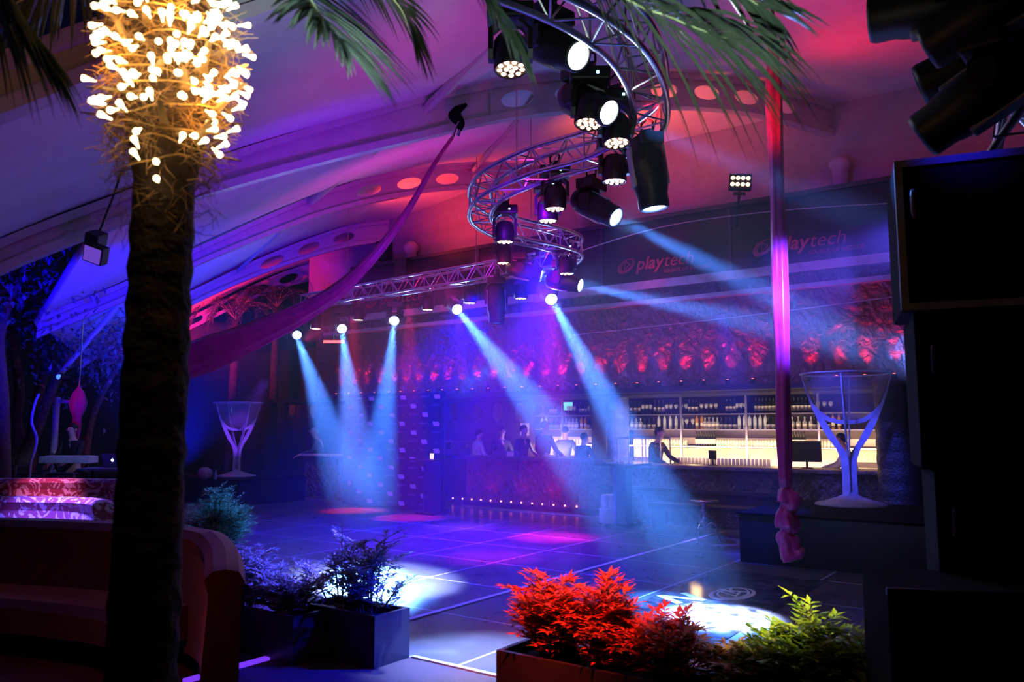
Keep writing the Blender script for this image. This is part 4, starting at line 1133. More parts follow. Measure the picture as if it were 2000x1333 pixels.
o = thing('rigging_strap', 'black webbing strap wrapped round the tent rib above the draped silk', 'strap', at_d(908, 222, 10.25))
b = MB()
for k in range(4): b.tube(smooth_path([(-.14 + k * .05, 0, .12), (-.17 + k * .05, -.1, -.02), (-.11 + k * .03, -.02, -.13), (-.08, 0, -.2)], 5), .03, 8)
b.build('webbing', M_darkcloth, o, smooth=True); MB().tube([(-.08, 0, -.18), (-.1, 0, -.24), (-.12, 0, -.28)], .022, 8).build('shackle', M_steel, o)

# ------------------------------------------------------------------ lounge seats
def damask(name, c1, c2, sc=5.):
    m = bpy.data.materials.new(name); m.use_nodes = True; n = m.node_tree.nodes; L = m.node_tree.links; b = n['Principled BSDF']
    tc = n.new('ShaderNodeTexCoord'); nz = n.new('ShaderNodeTexNoise'); nz.inputs['Scale'].default_value = sc; nz.inputs['Distortion'].default_value = 3.5; nz.inputs['Detail'].default_value = 1
    L.new(tc.outputs['Object'], nz.inputs['Vector']); rp = n.new('ShaderNodeValToRGB'); L.new(nz.outputs['Fac'], rp.inputs[0])
    rp.color_ramp.elements[0].position = .53; rp.color_ramp.elements[1].position = .57; rp.color_ramp.elements[0].color = (*c1, 1); rp.color_ramp.elements[1].color = (*c2, 1)
    L.new(rp.outputs[0], b.inputs['Base Color']); b.inputs['Roughness'].default_value = .6; b.inputs['Sheen Weight'].default_value = .3
    return m


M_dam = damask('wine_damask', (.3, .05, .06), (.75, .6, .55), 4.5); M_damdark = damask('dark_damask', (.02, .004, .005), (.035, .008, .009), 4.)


def sofa(label, back, seat_d, h, m_, name='sofa', hs=.44, armh=None):
    """curved lounge sofa: padded backrest that follows a path, seat cushion inside it"""
    P_ = smooth_path(back, 8); o0 = P_[0].copy(); t = thing(name, label, 'sofa', o0); P_ = [p - o0 for p in P_]; n = len(P_)
    toward = [];
    for i in range(n):
        d = (P_[min(i + 1, n - 1)] - P_[max(i - 1, 0)]).normalized(); toward.append(Vector((d.y, -d.x, 0)))
    hh = [h + ((armh - h) * max(0, (i / (n - 1) - .72) / .28) if armh else 0) for i in range(n)]
    sec = lambda q: [(-.1, .1), (.13, .1), (.1, q - .16), (.13, q - .06), (.08, q - .01), (0, q), (-.08, q - .02), (-.12, q - .09), (-.1, q - .2)]
    mb = MB(); k = 9
    for i in range(n):
        for a, z in sec(hh[i]): mb.v.append(tuple(P_[i] + toward[i] * a + Vector((0, 0, z))))
    for i in range(n - 1):
        for j in range(k): mb.f.append((i * k + j, i * k + (j + 1) % k, (i + 1) * k + (j + 1) % k, (i + 1) * k + j))
    mb.f += [tuple(range(k))[::-1], tuple(range((n - 1) * k, n * k))]
    mb.build('backrest', m_, t, smooth=False)
    mb = MB(); ne = int(n * .74)
    sc = [(.14, .2), (seat_d, .2), (seat_d + .03, hs - .06), (seat_d - .02, hs), (.14, hs)]
    for i in range(ne):
        for a, z in sc: mb.v.append(tuple(P_[i] + toward[i] * a + Vector((0, 0, z))))
    for i in range(ne - 1):
        for j in range(5): mb.f.append((i * 5 + j, i * 5 + (j + 1) % 5, (i + 1) * 5 + (j + 1) % 5, (i + 1) * 5 + j))
    mb.f += [tuple(range(5))[::-1], tuple(range((ne - 1) * 5, ne * 5))]
    mb.build('seat', m_, t)
    mb = MB()
    for i in range(n - 1):
        p, q = P_[i], P_[i + 1]; mb.add([p + toward[i] * -.08, p + toward[i] * .12, q + toward[i + 1] * .12, q + toward[i + 1] * -.08, p + toward[i] * -.08 + Vector((0, 0, .1)), p + toward[i] * .12 + Vector((0, 0, .1)), q + toward[i + 1] * .12 + Vector((0, 0, .1)), q + toward[i + 1] * -.08 + Vector((0, 0, .1))], [(0, 3, 2, 1), (4, 5, 6, 7), (0, 1, 5, 4), (2, 3, 7, 6)])
    mb.build('plinth', M_black, t)
    return t


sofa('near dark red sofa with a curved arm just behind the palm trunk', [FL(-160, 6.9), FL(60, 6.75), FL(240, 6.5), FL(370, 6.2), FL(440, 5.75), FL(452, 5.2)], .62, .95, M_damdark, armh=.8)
sofa('violet blue lit patterned sofa behind the near dark sofa', [FL(-120, 9.8), FL(30, 9.7), FL(150, 9.6), FL(205, 9.35), FL(214, 8.9)], .5, .88, M_dam)
sofa('reddish patterned sofa at the back in front of the musician', [FL(-120, 12.0), FL(60, 12.0), FL(190, 11.9), FL(262, 11.7)], .6, .95, M_dam)
c0 = FL(150, 9.2); o = MB().bbox((-.28, -.2, 0), (.28, .2, .13), .06).build('cushion', mat('white_cushion', (.7, .68, .72), .7), loc=(c0.x + .15, c0.y + .1, .44), smooth=True); tag(o, 'pale cushion lying on the violet lit sofa', 'cushion')

# ------------------------------------------------------------------ people
M_skin = mat('skin', (.55, .33, .25), .55); M_hair = mat('dark_hair', (.015, .01, .008), .6)


def skin_obj(name, verts, edges, m_, parent, lv=2):
    """verts: list of (position, rx, ry)"""
    me = bpy.data.meshes.new(name); me.from_pydata([tuple(v[0]) for v in verts], edges, []); me.materials.append(m_)
    o = bpy.data.objects.new(name, me); COL.objects.link(o); o.parent = parent
    o.modifiers.new('skin', 'SKIN'); sd = me.skin_vertices[0].data
    for i, v in enumerate(verts): sd[i].radius = (v[1], v[2]); sd[i].use_root = (i == 0)
    sb = o.modifiers.new('sub', 'SUBSURF'); sb.levels = lv; sb.render_levels = lv
    for p in me.polygons: p.use_smooth = True
    o.modifiers['skin'].use_smooth_shade = True
    return o


def person(label, loc, rz, shirt, lean=0., arms=((.3, .1), (.3, .1)), hat=None, h=1.74, look=0.):
    """standing figure facing local -y; arms: for right and left (forward reach, outward) of the hand"""
    t = thing('person', label, 'person', loc, rz); k = h / 1.74
    def up(x, y, z):                                     # lean the body forward about the hips
        z0 = .95; a = lean; dz = z - z0
        if dz > 0: y, z = y - dz * math.sin(a), z0 + dz * math.cos(a)
        return Vector((x, y, z)) * k
    V = []; Ed = []
    def add(p, rx, ry, par=None):
        V.append((p, rx * k, ry * k)); i = len(V) - 1
        if par is not None: Ed.append((par, i))
        return i
    pel = add(up(0, 0, .96), .15, .11); sp1 = add(up(0, 0, 1.14), .13, .1, pel); ch = add(up(0, 0, 1.33), .16, .115, sp1); nb = add(up(0, 0, 1.47), .075, .07, ch)
    nk = add(up(0, -.01, 1.53), .052, .055, nb); hd = add(up(0, -.025, 1.6), .062, .075, nk); h2 = add(up(0, -.03, 1.67), .074, .092, hd); h3 = add(up(0, -.02, 1.73), .05, .065, h2)
    SV = [(V[pel][0] + Vector((0, 0, -.03)), .165 * k, .125 * k), (V[sp1][0], .145 * k, .115 * k), (V[ch][0], .175 * k, .13 * k), (V[nb][0] + Vector((0, 0, -.015)), .085 * k, .08 * k)]; SE = [(0, 1), (1, 2), (2, 3)]
    for s, (fw, out) in zip((-1, 1), arms):
        sh = add(up(s * .18, 0, 1.42), .055, .055, ch); hand = up(s * (.2 + out), 0, 1.4) + Vector((0, -fw, -.5 + fw * .35)) * k
        el_ = (V[sh][0] + hand) / 2 + Vector((s * .05, .1, -.06)) * k
        el = add(el_, .042, .042, sh); wr = add(hand, .027, .03, el)
        d = (hand - el_).normalized(); sd = d.cross(Vector((0, 0, 1))).normalized(); pm = add(hand + d * .05 * k, .032, .016, wr)
        for q, ln in zip((-1.5, -.5, .5, 1.5), (.06, .075, .08, .068)):
            f1 = add(hand + (d * .09 + sd * q * .019) * k, .0085, .0085, pm); f2 = add(hand + (d * (.09 + ln * .55) + sd * q * .021 + Vector((0, 0, -.008))) * k, .008, .008, f1); add(hand + (d * (.09 + ln) + sd * q * .021 + Vector((0, 0, -.025))) * k, .007, .007, f2)
        th = add(hand + (d * .045 - sd * s * .04) * k, .01, .01, wr); add(hand + (d * .085 - sd * s * .05) * k, .008, .008, th)
        i0 = len(SV); SV += [(V[sh][0], .065 * k, .065 * k), (el_, .052 * k, .052 * k), (el_.lerp(hand, .85), .038 * k, .038 * k)]; SE += [(2, i0), (i0, i0 + 1), (i0 + 1, i0 + 2)]
    TV = [(Vector((0, 0, .97)) * k, .16 * k, .12 * k)]; TE = []
    for s in (-1, 1):
        hp = add(Vector((s * .09, 0, .88)) * k, .085, .09, pel); kn = add(Vector((s * .1, -.02, .5)) * k, .055, .06, hp); an = add(Vector((s * .1, .01, .1)) * k, .036, .04, kn); add(Vector((s * .105, -.12, .035)) * k, .04, .03, an)
        i0 = len(TV); TV += [(V[hp][0], .095 * k, .1 * k), (V[kn][0], .068 * k, .072 * k), (V[an][0], .06 * k, .062 * k)]; TE += [(0, i0), (i0, i0 + 1), (i0 + 1, i0 + 2)]
    skin_obj('body', V, Ed, M_skin, t, 1); skin_obj('shirt', SV, SE, shirt, t, 1); skin_obj('trousers', TV, TE, mat('dark_trousers', (.02, .02, .025), .8), t, 1)
    hc = up(0, -.02, 1.675); hm = Matrix.Translation(hc) @ Matrix.Rotation(-lean, 4, 'X') @ Matrix.Diagonal((k, k, k, 1))
    prof = [(.092, -.01), (.096, .03), (.085, .07), (.055, .098), (1e-4, .108)]
    MB().lathe(prof, 16, hm @ Matrix.Translation((0, .022, 0)) @ Matrix.Rotation(-.35, 4, 'X') @ Matrix.Diagonal((.88, 1.06, 1, 1))).build('hair' if not hat else 'cap', M_hair if not hat else hat, t, smooth=True)
    for s in (-1, 1):
        MB().sphere((s * .03, -.097, -.01), (.011, .006, .007), 8, hm).build('eye', M_hair, t, smooth=True)
        MB().sphere((s * .083, 0, -.02), (.014, .025, .035), 8, hm).build('ear', M_skin, t, smooth=True)
    MB().add([(-.016, -.09, -.04), (.016, -.09, -.04), (0, -.125, -.04), (0, -.092, .01)], [(0, 1, 2), (0, 2, 3), (1, 3, 2), (0, 3, 1)], hm).build('nose', M_skin, t)
    MB().sphere((0, -.087, -.066), (.022, .006, .006), 8, hm).build('mouth', mat('lips', (.35, .12, .1), .5), t, smooth=True)
    return t


M_shirtb = mat('black_shirt', (.02, .02, .025), .8); M_shirtw = mat('white_shirt', (.6, .58, .6), .75); M_shirtd = mat('navy_shirt', (.03, .035, .06), .8)


def back_of_bar(px, y): p = at_y(px, 880, y); return (p.x, p.y, 0)


person('person in black polo playing the keyboard at the left', (*FL(148, 14.75).xy, 0), R(30), M_shirtb, .12, ((.42, -.05), (.42, -.1)))
person('person in a cap bending over the small counter left of the press backdrop', (*FL(633, 20.1).xy, 0), R(-40), M_shirtd, .35, ((.45, -.1), (.45, -.05)), hat=mat('grey_cap', (.4, .36, .36), .7), h=1.7)
person('bartender in pink white top beside the coffee machine, back turned', back_of_bar(930, 14.75), R(150), M_shirtw, .1, h=1.62)
person('dark figure left of the paper sheet, side on behind the left counter', back_of_bar(978, 15.25), R(60), M_shirtb, .1, h=1.68)
person('dark shirted figure in front of the pale paper sheet behind the left counter', back_of_bar(1018, 15.0), R(80), M_shirtd, .12, h=1.72)
person('tallest dark figure left of the shelves behind the left counter', back_of_bar(1062, 14.9), R(170), M_shirtb, .05, h=1.8)
person('dark figure with round head before the lit tumblers behind the left counter', back_of_bar(1103, 15.35), R(190), M_shirtd, .08, h=1.68)
person('shortest dark figure at the right end of the left counter group', back_of_bar(1137, 14.9), R(170), M_shirtb, .1, h=1.55)
person('dark clothed bartender bending over the lit work counter beside the rack', back_of_bar(1276, 14.2), R(80), M_shirtb, .22, ((.4, 0), (.45, 0)), h=1.68)
person('bartender in white sleeves reaching right behind the large cocktail glass', back_of_bar(1668, 14.2), R(-75), M_shirtw, .3, ((.5, 0), (.45, 0)), h=1.6)

# ------------------------------------------------------------------ things on and behind the bar
def screen(label, loc, rz, w_, h, name='monitor', cat='monitor', lit=None):
    t = thing(name, label, cat, loc, rz)
    MB().bbox((-w_ / 2, -.02, .1), (w_ / 2, .02, .1 + h), .008).build('housing', M_black, t)
    MB().box((-w_ / 2 + .015, -.0225, .115), (w_ / 2 - .015, -.0205, .085 + h)).build('screen', lit or mat('dark_screen', (.01, .01, .012), .1), t)
    MB().lathe([(.09, 0), (.09, .012), (.018, .02), (.018, .12)], 14).build('stand', M_black, t)
    return t


YC = 13.35
cpos = lambda px, y=YC: at_y(px, 905, y).x
screen('large black till screen on the right counter beside the hanging silk', (cpos(1576), YC, 1.04), R(15), .46, .34)
screen('small black till screen on the middle of the right counter', (cpos(1392), YC, 1.04), R(-35), .2, .16)
o = thing('coffee_machine', 'wide metal coffee machine behind the left counter', 'coffee machine', (at_y(906, 880, 15.6).x, 15.6, .95))
MB().bbox((-.4, -.22, .05), (.4, .22, .2), .02).bbox((-.4, -.05, .2), (.4, .22, .36), .02).build('body', M_steel, o); MB().bbox((-.42, -.25, .36), (.42, .22, .42), .015).build('cup_tray', M_shelf, o)
for x in (-.2, .2): MB().lathe([(.035, 0), (.035, .05), (.02, .07)], 12, Matrix.Translation((x, -.15, .26))).tube([(x, -.18, .27), (x, -.3, .26), (x, -.32, .26)], .014, 6).build('group_head', M_chrome, o)
for x in (-.36, .36): MB().box((x - .03, -.2, 0), (x + .03, .2, .06)).build('foot', M_black, o)
o = MB().box((at_y(845, 880, 16).x, 15.35, 0), (at_y(960, 880, 16).x, 15.9, .95)).build('back_counter', M_wood); tag(o, 'dark back counter carrying the coffee machine', 'counter')
o = thing('menu_box', 'shallow box with a printed front on the left counter', 'box', (at_y(985, 890, 13.9).x, 13.95, 1.07)); MB().bbox((-.3, -.1, 0), (.3, .1, .12), .01).build('body', mat('navy_card', (.06, .06, .12), .5), o); MB().box((.1, -.103, .01), (.29, -.1, .11)).build('print', mat('cream_print', (.6, .5, .4), .6), o)
o = thing('paper_sheet', 'pale paper sheet pinned to the bar pier behind the dark figures', 'paper', (at_y(1026, 848, 16.0).x, 15.98, 1.5)); MB().box((-.13, -.004, 0), (.13, 0, .3)).build('sheet', mat('paper', (.6, .5, .48), .8), o); MB().sphere((0, -.006, .28), .012, 8).build('pin', M_chrome, o)
struct('wall_bar_panel', MB().box((at_y(860, 800, 16).x, 16.0, .95), (at_y(1040, 800, 16).x, 16.1, 2.36)), mat('brown_panel', (.1, .06, .07), .6))
M_ov = relief_material('oval_relief', (.5, .25, .2), 4, 1.)
for i, (px, py, y, p_) in enumerate([(886, 807, 15.95, 30), (932, 808, 15.95, 4), (972, 806, 15.95, 4), (1016, 806, 15.95, 16), (571, 800, 16.85, 30), (612, 802, 16.85, 12)]):
    c = at_y(px, py, y); t = MB().lathe([(1e-4, .05), (.1, .045), (.2, .02), (.24, 0)], 28, Matrix.Rotation(R(90), 4, 'X') @ Matrix.Diagonal((.62, 1, 1, 1)), False).build('wall_medallion', M_ov, loc=c, smooth=True)
    tag(t, ['red lit oval metal relief right of the press backdrop', 'second oval metal relief from the press backdrop, dim', 'third oval metal relief from the press backdrop, dim', 'fourth oval metal relief, pink lit, left of the shelves', 'orange red lit oval relief at the far left of the bar wall', 'dim oval relief behind the leftmost light beam'][i], 'wall relief', 'oval wall reliefs')
    spot((c.x, y - .45, c.z + .35), c, p_ * .35, RED if i != 4 else (1, .12, .02), 55, .6, .03)
o = thing('bar_counter', 'small dark counter with a lit top left of the press backdrop', 'bar counter', (FL(655, 19.3).x, FL(655, 19.3).y, 0)); MB().bbox((-.9, -.25, 1.0), (.9, .25, 1.05), .01).build('counter_top', mat('pale_top', (.5, .4, .4), .4), o); MB().box((-.85, -.2, 0), (.85, .2, 1.0)).build('front', M_reliefdark, o)
spot((FL(640, 18.6).x, FL(640, 18.6).y, 2.2), FL(640, 19.4) + Vector((0, 0, 1.2)), 30, (1, .65, .55), 60, .6)
o = screen('small lit green screen on the top shelf left of the silver column', (at_y(1110, 785, 16.5).x, 16.5, 2.0), 0, .3, .22, lit=mat('green_screen', (.2, .6, .5), .3, emit=(.15, .75, .6), es=1.1))

# ------------------------------------------------------------------ upper wall fittings
o = thing('flood_light', 'square flood lamp with eight glowing diodes on the upper wall', 'flood light', at_d(1446, 356, 13.2)); o.rotation_euler = (R(-12), R(6), PH * .6)
MB().bbox((-.19, -.03, -.15), (.19, .05, .15), .015).build('housing', M_blackmetal, o); MB().box((-.02, .04, -.3), (.02, .08, -.1)).box((-.1, 0, -.22), (.1, .06, -.19)).build('bracket', M_blackmetal, o)
MB().tube([(0, .06, -.28), (0, .7, -.26), (0, 1.6, -.2)], .02, 6).build('arm', M_blackmetal, o)
for r_ in (-1, 1):
    for c_ in range(4): MB().lathe([(.034, 0), (.034, .012), (.02, .02), (1e-4, .024)], 10, Matrix.Translation((-.126 + .084 * c_, -.03, .06 * r_)) @ Matrix.Rotation(R(90), 4, 'X')).build('diode', mat('flood_led', (1, .8, .5), .4, emit=(1, .55, .2), es=10), o, smooth=True)
for i, (px, py, d) in enumerate([(1641, 333, 14.2), (1141, 424, 18.0), (803, 492, 21.5)]):
    c = at_y(px, py, 14.82); o = thing('wall_sconce', ['pale cone wall lamp on the upper wall at the far right', 'pale cone wall lamp on the upper wall behind the curved truss', 'pale cone wall lamp on the upper wall above the straight truss'][i], 'wall lamp', c, 0, 'pale cone wall lamps')
    MB().lathe([(.1, -.3), (.13, -.28), (.15, 0), (.2, .08), (.2, .14), (.12, .24), (.03, .28)], 18).build('shade', mat('sconce_plaster', (.6, .55, .58), .6), o, smooth=True); MB().box((-.05, .08, -.1), (.05, .2, .1)).build('bracket', M_blackmetal, o)
for i, (px, py) in enumerate([(750, 491), (788, 525)]):
    c = at_y(px, py, [14.8, 13.85][i]); o = thing('wall_speaker', ['small black loudspeaker on the upper wall left of the cone lamp', 'black loudspeaker standing against the dark fascia above the truss'][i], 'loudspeaker', c, R(10))
    MB().bbox((-.17, -.14, -.25), (.17, .14, .25), .02).build('cabinet', M_black, o); MB().box((-.15, -.146, -.23), (.15, -.14, .23)).build('grille', mat('speaker_grille', (.03, .03, .03), .6), o); MB().box((-.04, .1, -.05), (.04, .22, .05)).build('bracket', M_blackmetal, o)
o = thing('par_light', 'small black flood lamp with bluish glass under the left tent bay', 'stage light', at_d(188, 494, 7.6)); o.rotation_euler = (R(25), R(20), PH)
MB().bbox((-.1, -.06, -.1), (.1, .06, .08), .015).build('housing', M_black, o); MB().box((-.085, -.064, -.085), (.085, -.06, .065)).build('glass', mat('bluish_glass', (.25, .2, .5), .1, emit=(.25, .1, .9), es=.5), o); MB().bbox((-.16, .02, .02), (-.02, .2, .16), .02).build('bracket', M_black, o); MB().tube([(-.1, .15, .12), (-.1, .3, .5), (-.12, .45, .9)], .012, 6).build('stem', M_black, o)
o = thing('strip_light', 'short red glowing strip lamp below the second beam lamp', 'strip light', at_d(653, 668, 18)); MB().bbox((-.25, -.03, -.04), (.25, .05, .05), .01, Matrix.Rotation(PH, 4, 'Z')).build('housing', M_blackmetal, o); MB().bbox((-.24, -.05, -.035), (.24, -.03, .03), .006, Matrix.Rotation(PH, 4, 'Z')).build('tube', mat('red_tube', (1, .2, .2), .4, emit=(1, .08, .06), es=3), o); MB().tube([(0, 0, .04), (0, 0, .3), (0, 0, .62)], .01, 6).build('hanger', M_blackmetal, o)
for i, pp in enumerate([[(1122, 494, 12.0), (1300, 442, 12.8), (1520, 412, 13.4), (1760, 396, 13.7)], [(1120, 655, 13.7), (1450, 618, 13.7), (1782, 575, 13.7)]]):
    o = MB().tube(smooth_path([at_y(*q) for q in pp], 10), .009, 6).build('cable', mat('pale_cable', (.5, .4, .4), .5)); tag(o, ['upper thin pale cable strung from the truss tip across the fascia', 'lower thin cable strung across the beaten metal relief'][i], 'cable')
# ------------------------------------------------------------------ musician's corner and trees at the left
k0 = FL(140, 14); kb = thing('keyboard', 'silver electronic keyboard on a stand in front of the person in black polo', 'keyboard', (k0.x, k0.y, 0), PH)
MB().bbox((-.45, -.16, 1.08), (.42, .16, 1.2), .015).build('case', mat('silver_case', (.45, .48, .6), .35), kb)
for x in range(26): MB().box((-.41 + x * .03, -.02, 1.2), (-.385 + x * .03, .13, 1.208)).build('key', M_white, kb)
for s in (-1, 1): MB().tube([(-.3 * s, -.05, 0), (0, 0, .55), (.3 * s, .05, 1.09)], .02, 8).build('stand_leg', M_blackmetal, kb)
k1 = FL(215, 13.6); t = thing('folding_table', 'small table with cables under the laptop', 'table', (k1.x, k1.y, 0), PH)
MB().bbox((-.4, -.25, .98), (.4, .25, 1.02), .008).build('table_top', mat('grey_top', (.3, .32, .4), .4), t)
for x in (-.36, .36):
    for y in (-.21, .21): MB().box((x - .015, y - .015, 0), (x + .015, y + .015, .98)).build('leg', M_blackmetal, t)
lp = thing('laptop', 'open silver laptop with a glowing fruit mark on its lid', 'laptop', (k1.x + .08, k1.y + .06, 1.02), PH)
MB().bbox((-.17, -.02, 0), (.17, .22, .016), .006).build('keyboard_base', M_alu, lp); Ml = Matrix.Translation((0, -.02, .014)) @ Matrix.Rotation(R(18), 4, 'X')
MB().bbox((-.17, -.006, 0), (.17, .004, .23), .004, Ml).build('lid', mat('laptop_lid', (.3, .32, .5), .35, .6), lp)
ap = MB(); pl_ = [(.0, -.026), (.012, -.03), (.024, -.016), (.03, .0), (.022, .004), (.02, .014), (.026, .022), (.012, .026), (.0, .02), (-.014, .026), (-.028, .014), (-.029, -.002), (-.022, -.018), (-.012, -.03)]
ap.prism([(x * .8, y * .8) for x, y in pl_], 0, .002, Ml @ Matrix.Translation((0, -.0065, .12)) @ Matrix.Rotation(R(90), 4, 'X')).prism([(.0, .026), (.008, .03), (.01, .04), (.002, .036)], 0, .002, Ml @ Matrix.Translation((0, -.0065, .12)) @ Matrix.Rotation(R(90), 4, 'X'))
ap.build('glowing_mark', mat('white_mark', (1, 1, 1), .4, emit=(.8, .85, 1), es=3), lp)
for i, (px, d, lb) in enumerate([(80, 13.4, 'road case of audio gear at the left under the keyboard'), (135, 13.3, 'road case of audio gear in the middle under the keyboard'), (22, 13.4, 'tall road case at the far left below the tree trunks')]):
    c = FL(px, d); t = thing('equipment_rack', lb, 'equipment case', (c.x, c.y, 0), PH, 'road cases under the keyboard')
    hh = .95 if i < 2 else 1.08
    MB().bbox((-.25, -.2, 0), (.25, .2, hh), .012).build('case', M_black, t)
    for q in range(4):
        z = hh - .12 - q * .13; MB().box((-.22, -.215, z), (.22, -.2, z + .1)).build('rack_unit', mat('rack_face', (.3, .36, .42), .35, .6, col2=(.04, .05, .06), vscale=18), t)
    for x in (-.24, .24): MB().box((x - .015, -.212, .02), (x + .015, -.19, hh)).build('edge_trim', M_alu, t)
def tree(label, base, limbs, seed, leaves=500, name='tree', rad=.16, lm=None):
    t = thing(name, label, 'tree', base); rg = random.Random(seed)
    for i, (pts, r0, r1) in enumerate(limbs):
        q = smooth_path([Vector(p) - Vector(base) for p in pts], 6); MB().tube(q, [r0 + (r1 - r0) * k / (len(q) - 1) for k in range(len(q))], 12).build('trunk' if i == 0 else 'limb', mat('tree_bark', (.2, .12, .08), .85, bump=.8, bscale=16), t, smooth=True)
    lf = MB(); tips = [Vector(l[0][-1]) - Vector(base) for l in limbs]
    for k in range(leaves):
        c = tips[k % len(tips)]; p = c + Vector([rg.gauss(0, 1) for _ in range(3)]) * .5
        leaf(lf, p, Vector([rg.uniform(-1, 1) for _ in range(3)]), .16, .035, Vector((0, 0, 1)))
    if leaves: lf.build('foliage', lm or LF_cool, t)
    return t


T = lambda px, py, d=15.5: at_d(px, py, d)
b_ = FL(38, 15.5); tree('forked tree trunk at the far left beside the road cases', b_, [([b_, T(34, 880), T(30, 820), T(38, 760), T(20, 640)], .16, .07), ([T(40, 905), T(66, 850), T(98, 770), T(135, 690)], .14, .07)], 3, 700)
b_ = FL(165, 16.5); tree('slanting slim tree trunk behind the person at the keyboard', b_, [([b_, T(172, 850, 16.5), T(190, 790, 16.5), T(215, 740, 16.5), T(245, 690, 16.5)], .09, .05)], 4, 500)
b_ = FL(60, 18); tree('dark leafy tree filling the gap under the tent edge', b_, [([b_, T(70, 800, 18), T(90, 700, 18), T(60, 610, 18)], .14, .06), ([T(80, 740, 18), T(150, 690, 18), T(190, 660, 18)], .08, .04)], 5, 1300)
b_ = FL(20, 13); tree('dark tree with leaves at the far left edge under the near rib', b_, [([b_, T(5, 800, 13), T(0, 650, 13), T(40, 540, 13)], .13, .06)], 6, 600)
p0, p1 = at_d(112, 738, 15), at_d(262, 560, 15.6)
o = MB().tube([p0, p0.lerp(p1, .5), p1], .05, 10).build('tent_strut', M_rib); tag(o, 'slanting pale strut from the lamp post up to the tent edge', 'strut')
q = FL(108, 15.3); o = thing('post', 'pale post with a short cross arm behind the keyboard', 'post', (q.x, q.y, 0)); MB().tube([(0, 0, 0), (0, 0, 1.2), (0, 0, 2.28)], .06, 10).build('upright', M_rib, o); MB().tube([(0, 0, 2.2), (.2, .14, 2.18), (.38, .28, 2.16)], .035, 8).build('cross_arm', M_rib, o)
q = FL(116, 14.8); o = thing('blue_spot_lamp', 'small lamp glowing blue on the slanting strut', 'stage light', (q.x, q.y, at_d(116, 737, 14.8).z)); MB().lathe([(.05, -.08), (.07, .06), (.06, .06), (1e-4, .04)], 12, Matrix.Rotation(R(80), 4, 'X')).build('housing', M_black, o); MB().sphere((0, -.06, 0), .05, 10).build('lamp', mat('blue_lamp', (.1, .2, 1), .4, emit=(.02, .06, 1), es=6), o, smooth=True)
q = at_d(152, 800, 14.9); o = thing('hanging_cloth', 'red bundled cloth hanging above the person at the keyboard', 'cloth', q); o0 = Vector(q)
silk_rope([Vector((0, 0, z)) for z in (.42, .3, .12, -.02, -.14, -.4, -.62)], [(w_, w_ * .8) for w_ in (.02, .1, .15, .12, .07, .07, .03)], 5, 5).build('cloth', M_silk, o, smooth=True)
MB().tube([(0, 0, .4), (0, 0, 1.5), (0, 0, 2.4)], .012, 6).build('cord', M_steel, o); spot(q + Vector((.6, -1.2, .8)), q, 26, RED, 40, .6)
pts = smooth_path([at_d(60, 905, 13), at_d(72, 860, 13), at_d(62, 825, 13), at_d(68, 790, 13), at_d(76, 770, 13)], 6); o = MB().tube([Vector((pts[0].x, pts[0].y, 0))] + pts, .02, 8).build('gooseneck_stand', M_white); tag(o, 'thin white curved stand at the far left before the trunks', 'stand')
# small bottle and bag on the left podium
q = at_d(421, 925, 17.9); o = MB().lathe([(.03, 0), (.033, .1), (.02, .15), (.012, .19), (.014, .22), (1e-4, .22)], 12).build('water_bottle', mat('blue_bottle', (.2, .5, .7), .1), loc=(q.x, q.y, .55)); tag(o, 'small bluish water bottle on the left podium', 'bottle')
q = at_d(400, 925, 17.9); o = MB().sphere((0, 0, .13), (.2, .15, .14), 14).build('bag', mat('pale_bag', (.35, .25, .35), .7, bump=.6, bscale=12), loc=(q.x, q.y, .55), smooth=True); tag(o, 'crumpled pale bag on the left podium by the water bottle', 'bag')
# palms beyond the drape
for i, (px, py, d) in enumerate([(450, 625, 22), (530, 600, 23)]):
    b_ = FL(px, d); t = thing('palm_tree', ['dark bushy palm below the tent edge behind the draped silk, left one', 'dark bushy palm behind the draped silk, right one'][i], 'palm tree', b_); top = at_d(px, py, d).z
    MB().tube([(0, 0, 0), (.05, 0, top / 2), (0, .05, top)], [.16, .12, .1], 12).build('trunk', M_bark, t, smooth=True)
    for k in range(12):
        a = 2 * PI * k / 12 + .3 * i; c, s_ = math.cos(a), math.sin(a); frond(t, [Vector((0, .05, top)), Vector((c * .5, s_ * .5, top + .45)), Vector((c * 1.0, s_ * 1.0, top + .35)), Vector((c * 1.3, s_ * 1.3, top - .15))], 16, .38, LFp, 60 + k + 20 * i, .5, .8, .15, .018)
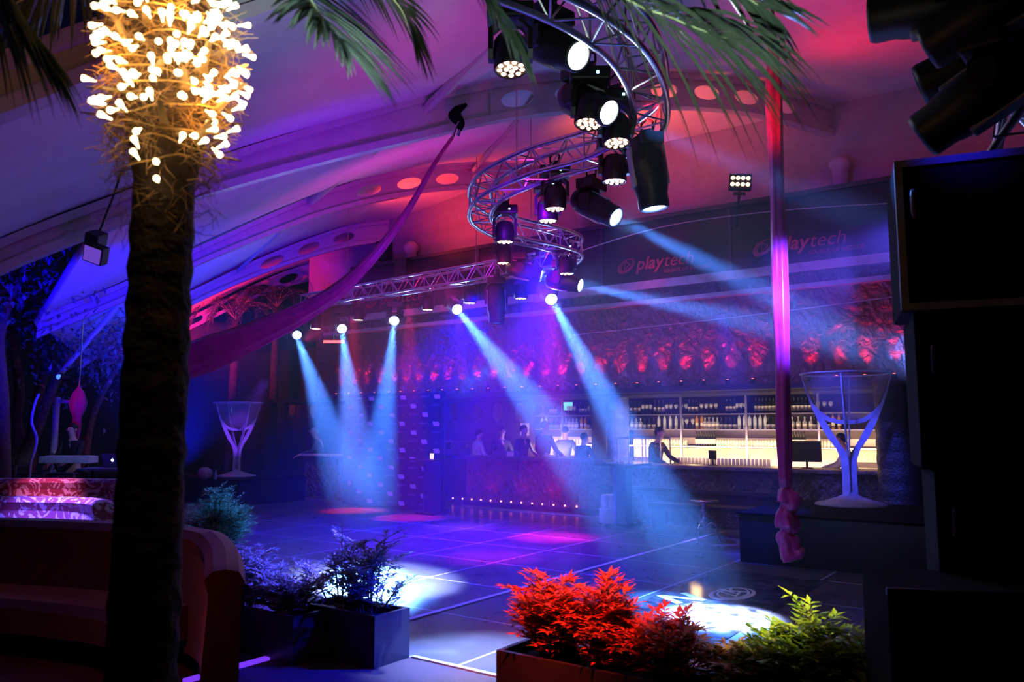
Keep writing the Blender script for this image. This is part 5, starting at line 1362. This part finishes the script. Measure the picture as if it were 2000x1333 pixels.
# ------------------------------------------------------------------ dark rig at the right edge
a0 = at_d(1745, 312, 3.8); sp = thing('speaker_stack', 'huge black speaker tower with blue lit rim filling the right edge', 'loudspeaker', (a0.x, a0.y, 0), PH + R(-22))
z1 = a0.z
rim = mat('lit_speaker_rim', (.22, .22, .25), .35)  # lit rim painted paler on the top cabinet alone; lower rims black
for k in range(4):
    zb = z1 - (k + 1) * z1 / 4; zt = z1 - k * z1 / 4 - .012; sh = .05 * k
    cb = MB().bbox((sh, .02, zb), (sh + .95, .6, zt), .012).build('cabinet', M_darkcloth, sp)
    fr = MB().box((sh, -.01, zt - .035), (sh + .95, .03, zt)).box((sh, -.01, zb), (sh + .95, .03, zb + .035)).box((sh, -.01, zb), (sh + .035, .03, zt)).box((sh + .915, -.01, zb), (sh + .95, .03, zt)); fr.build('rim', rim if k == 0 else M_darkcloth, cb)
    MB().box((sh + .05, .005, zb + .05), (sh + .9, .018, zt - .05)).build('grille', mat('black_grille', (.004, .004, .006), 1.), cb)
    MB().tube(smooth_path([(sh + .09, -.01, zt - .3), (sh + .07, -.06, zt - .28), (sh + .07, -.06, zt - .18), (sh + .09, -.01, zt - .16)], 5), .012, 8).build('handle', mat('blue_lit_handle', (.2, .2, .3), .35) if k == 0 else M_black, cb)  # blue light painted into the top handle's colour
q = at_d(1722, 1140, 3.5); ca = thing('flight_case', 'black flight case under the speaker tower in the bottom right corner', 'equipment case', (q.x, q.y, 0), PH + R(-12))
MB().bbox((0, -.1, 0), (1.0, .4, q.z), .012).build('case', M_darkcloth, ca); MB().box((-.005, -.106, q.z - .03), (1.0, -.09, q.z)).build('edge_trim', M_blackmetal, ca); MB().tube([(.25, -.11, q.z - .3), (.28, -.14, q.z - .3), (.38, -.14, q.z - .3), (.41, -.11, q.z - .3)], .01, 6).build('handle', M_blackmetal, ca)
for i, ((lx, ly), (tx, ty), d, lb) in enumerate([((1700, 40), (1500, 85), 4.3, 'topmost black moving head at the right edge, lens pointing left'), ((1812, 95), (1660, 190), 4.1, 'second black moving head at the right edge, below the topmost'), ((1796, 170), (1600, 260), 4.5, 'third black moving head at the right edge, blunt end to the left'), ((1800, 268), (1640, 380), 4.2, 'lowest black moving head at the right edge above the speaker tower')]):
    beam_head(at_d(lx, ly, d), at_d(tx, ty, d + .3), lb, top=at_d(lx, ly, d).z + .42, lit=None, group='black moving heads at the right edge', size=1.05)
p1, p2 = at_d(1985, -60, 4.3), at_d(2000, 300, 4.3)
box_truss('upright_truss', [p1, p1.lerp(p2, .5), p2, Vector((p2.x, p2.y, 0))], 'upright silver truss at the right edge carrying black moving heads')
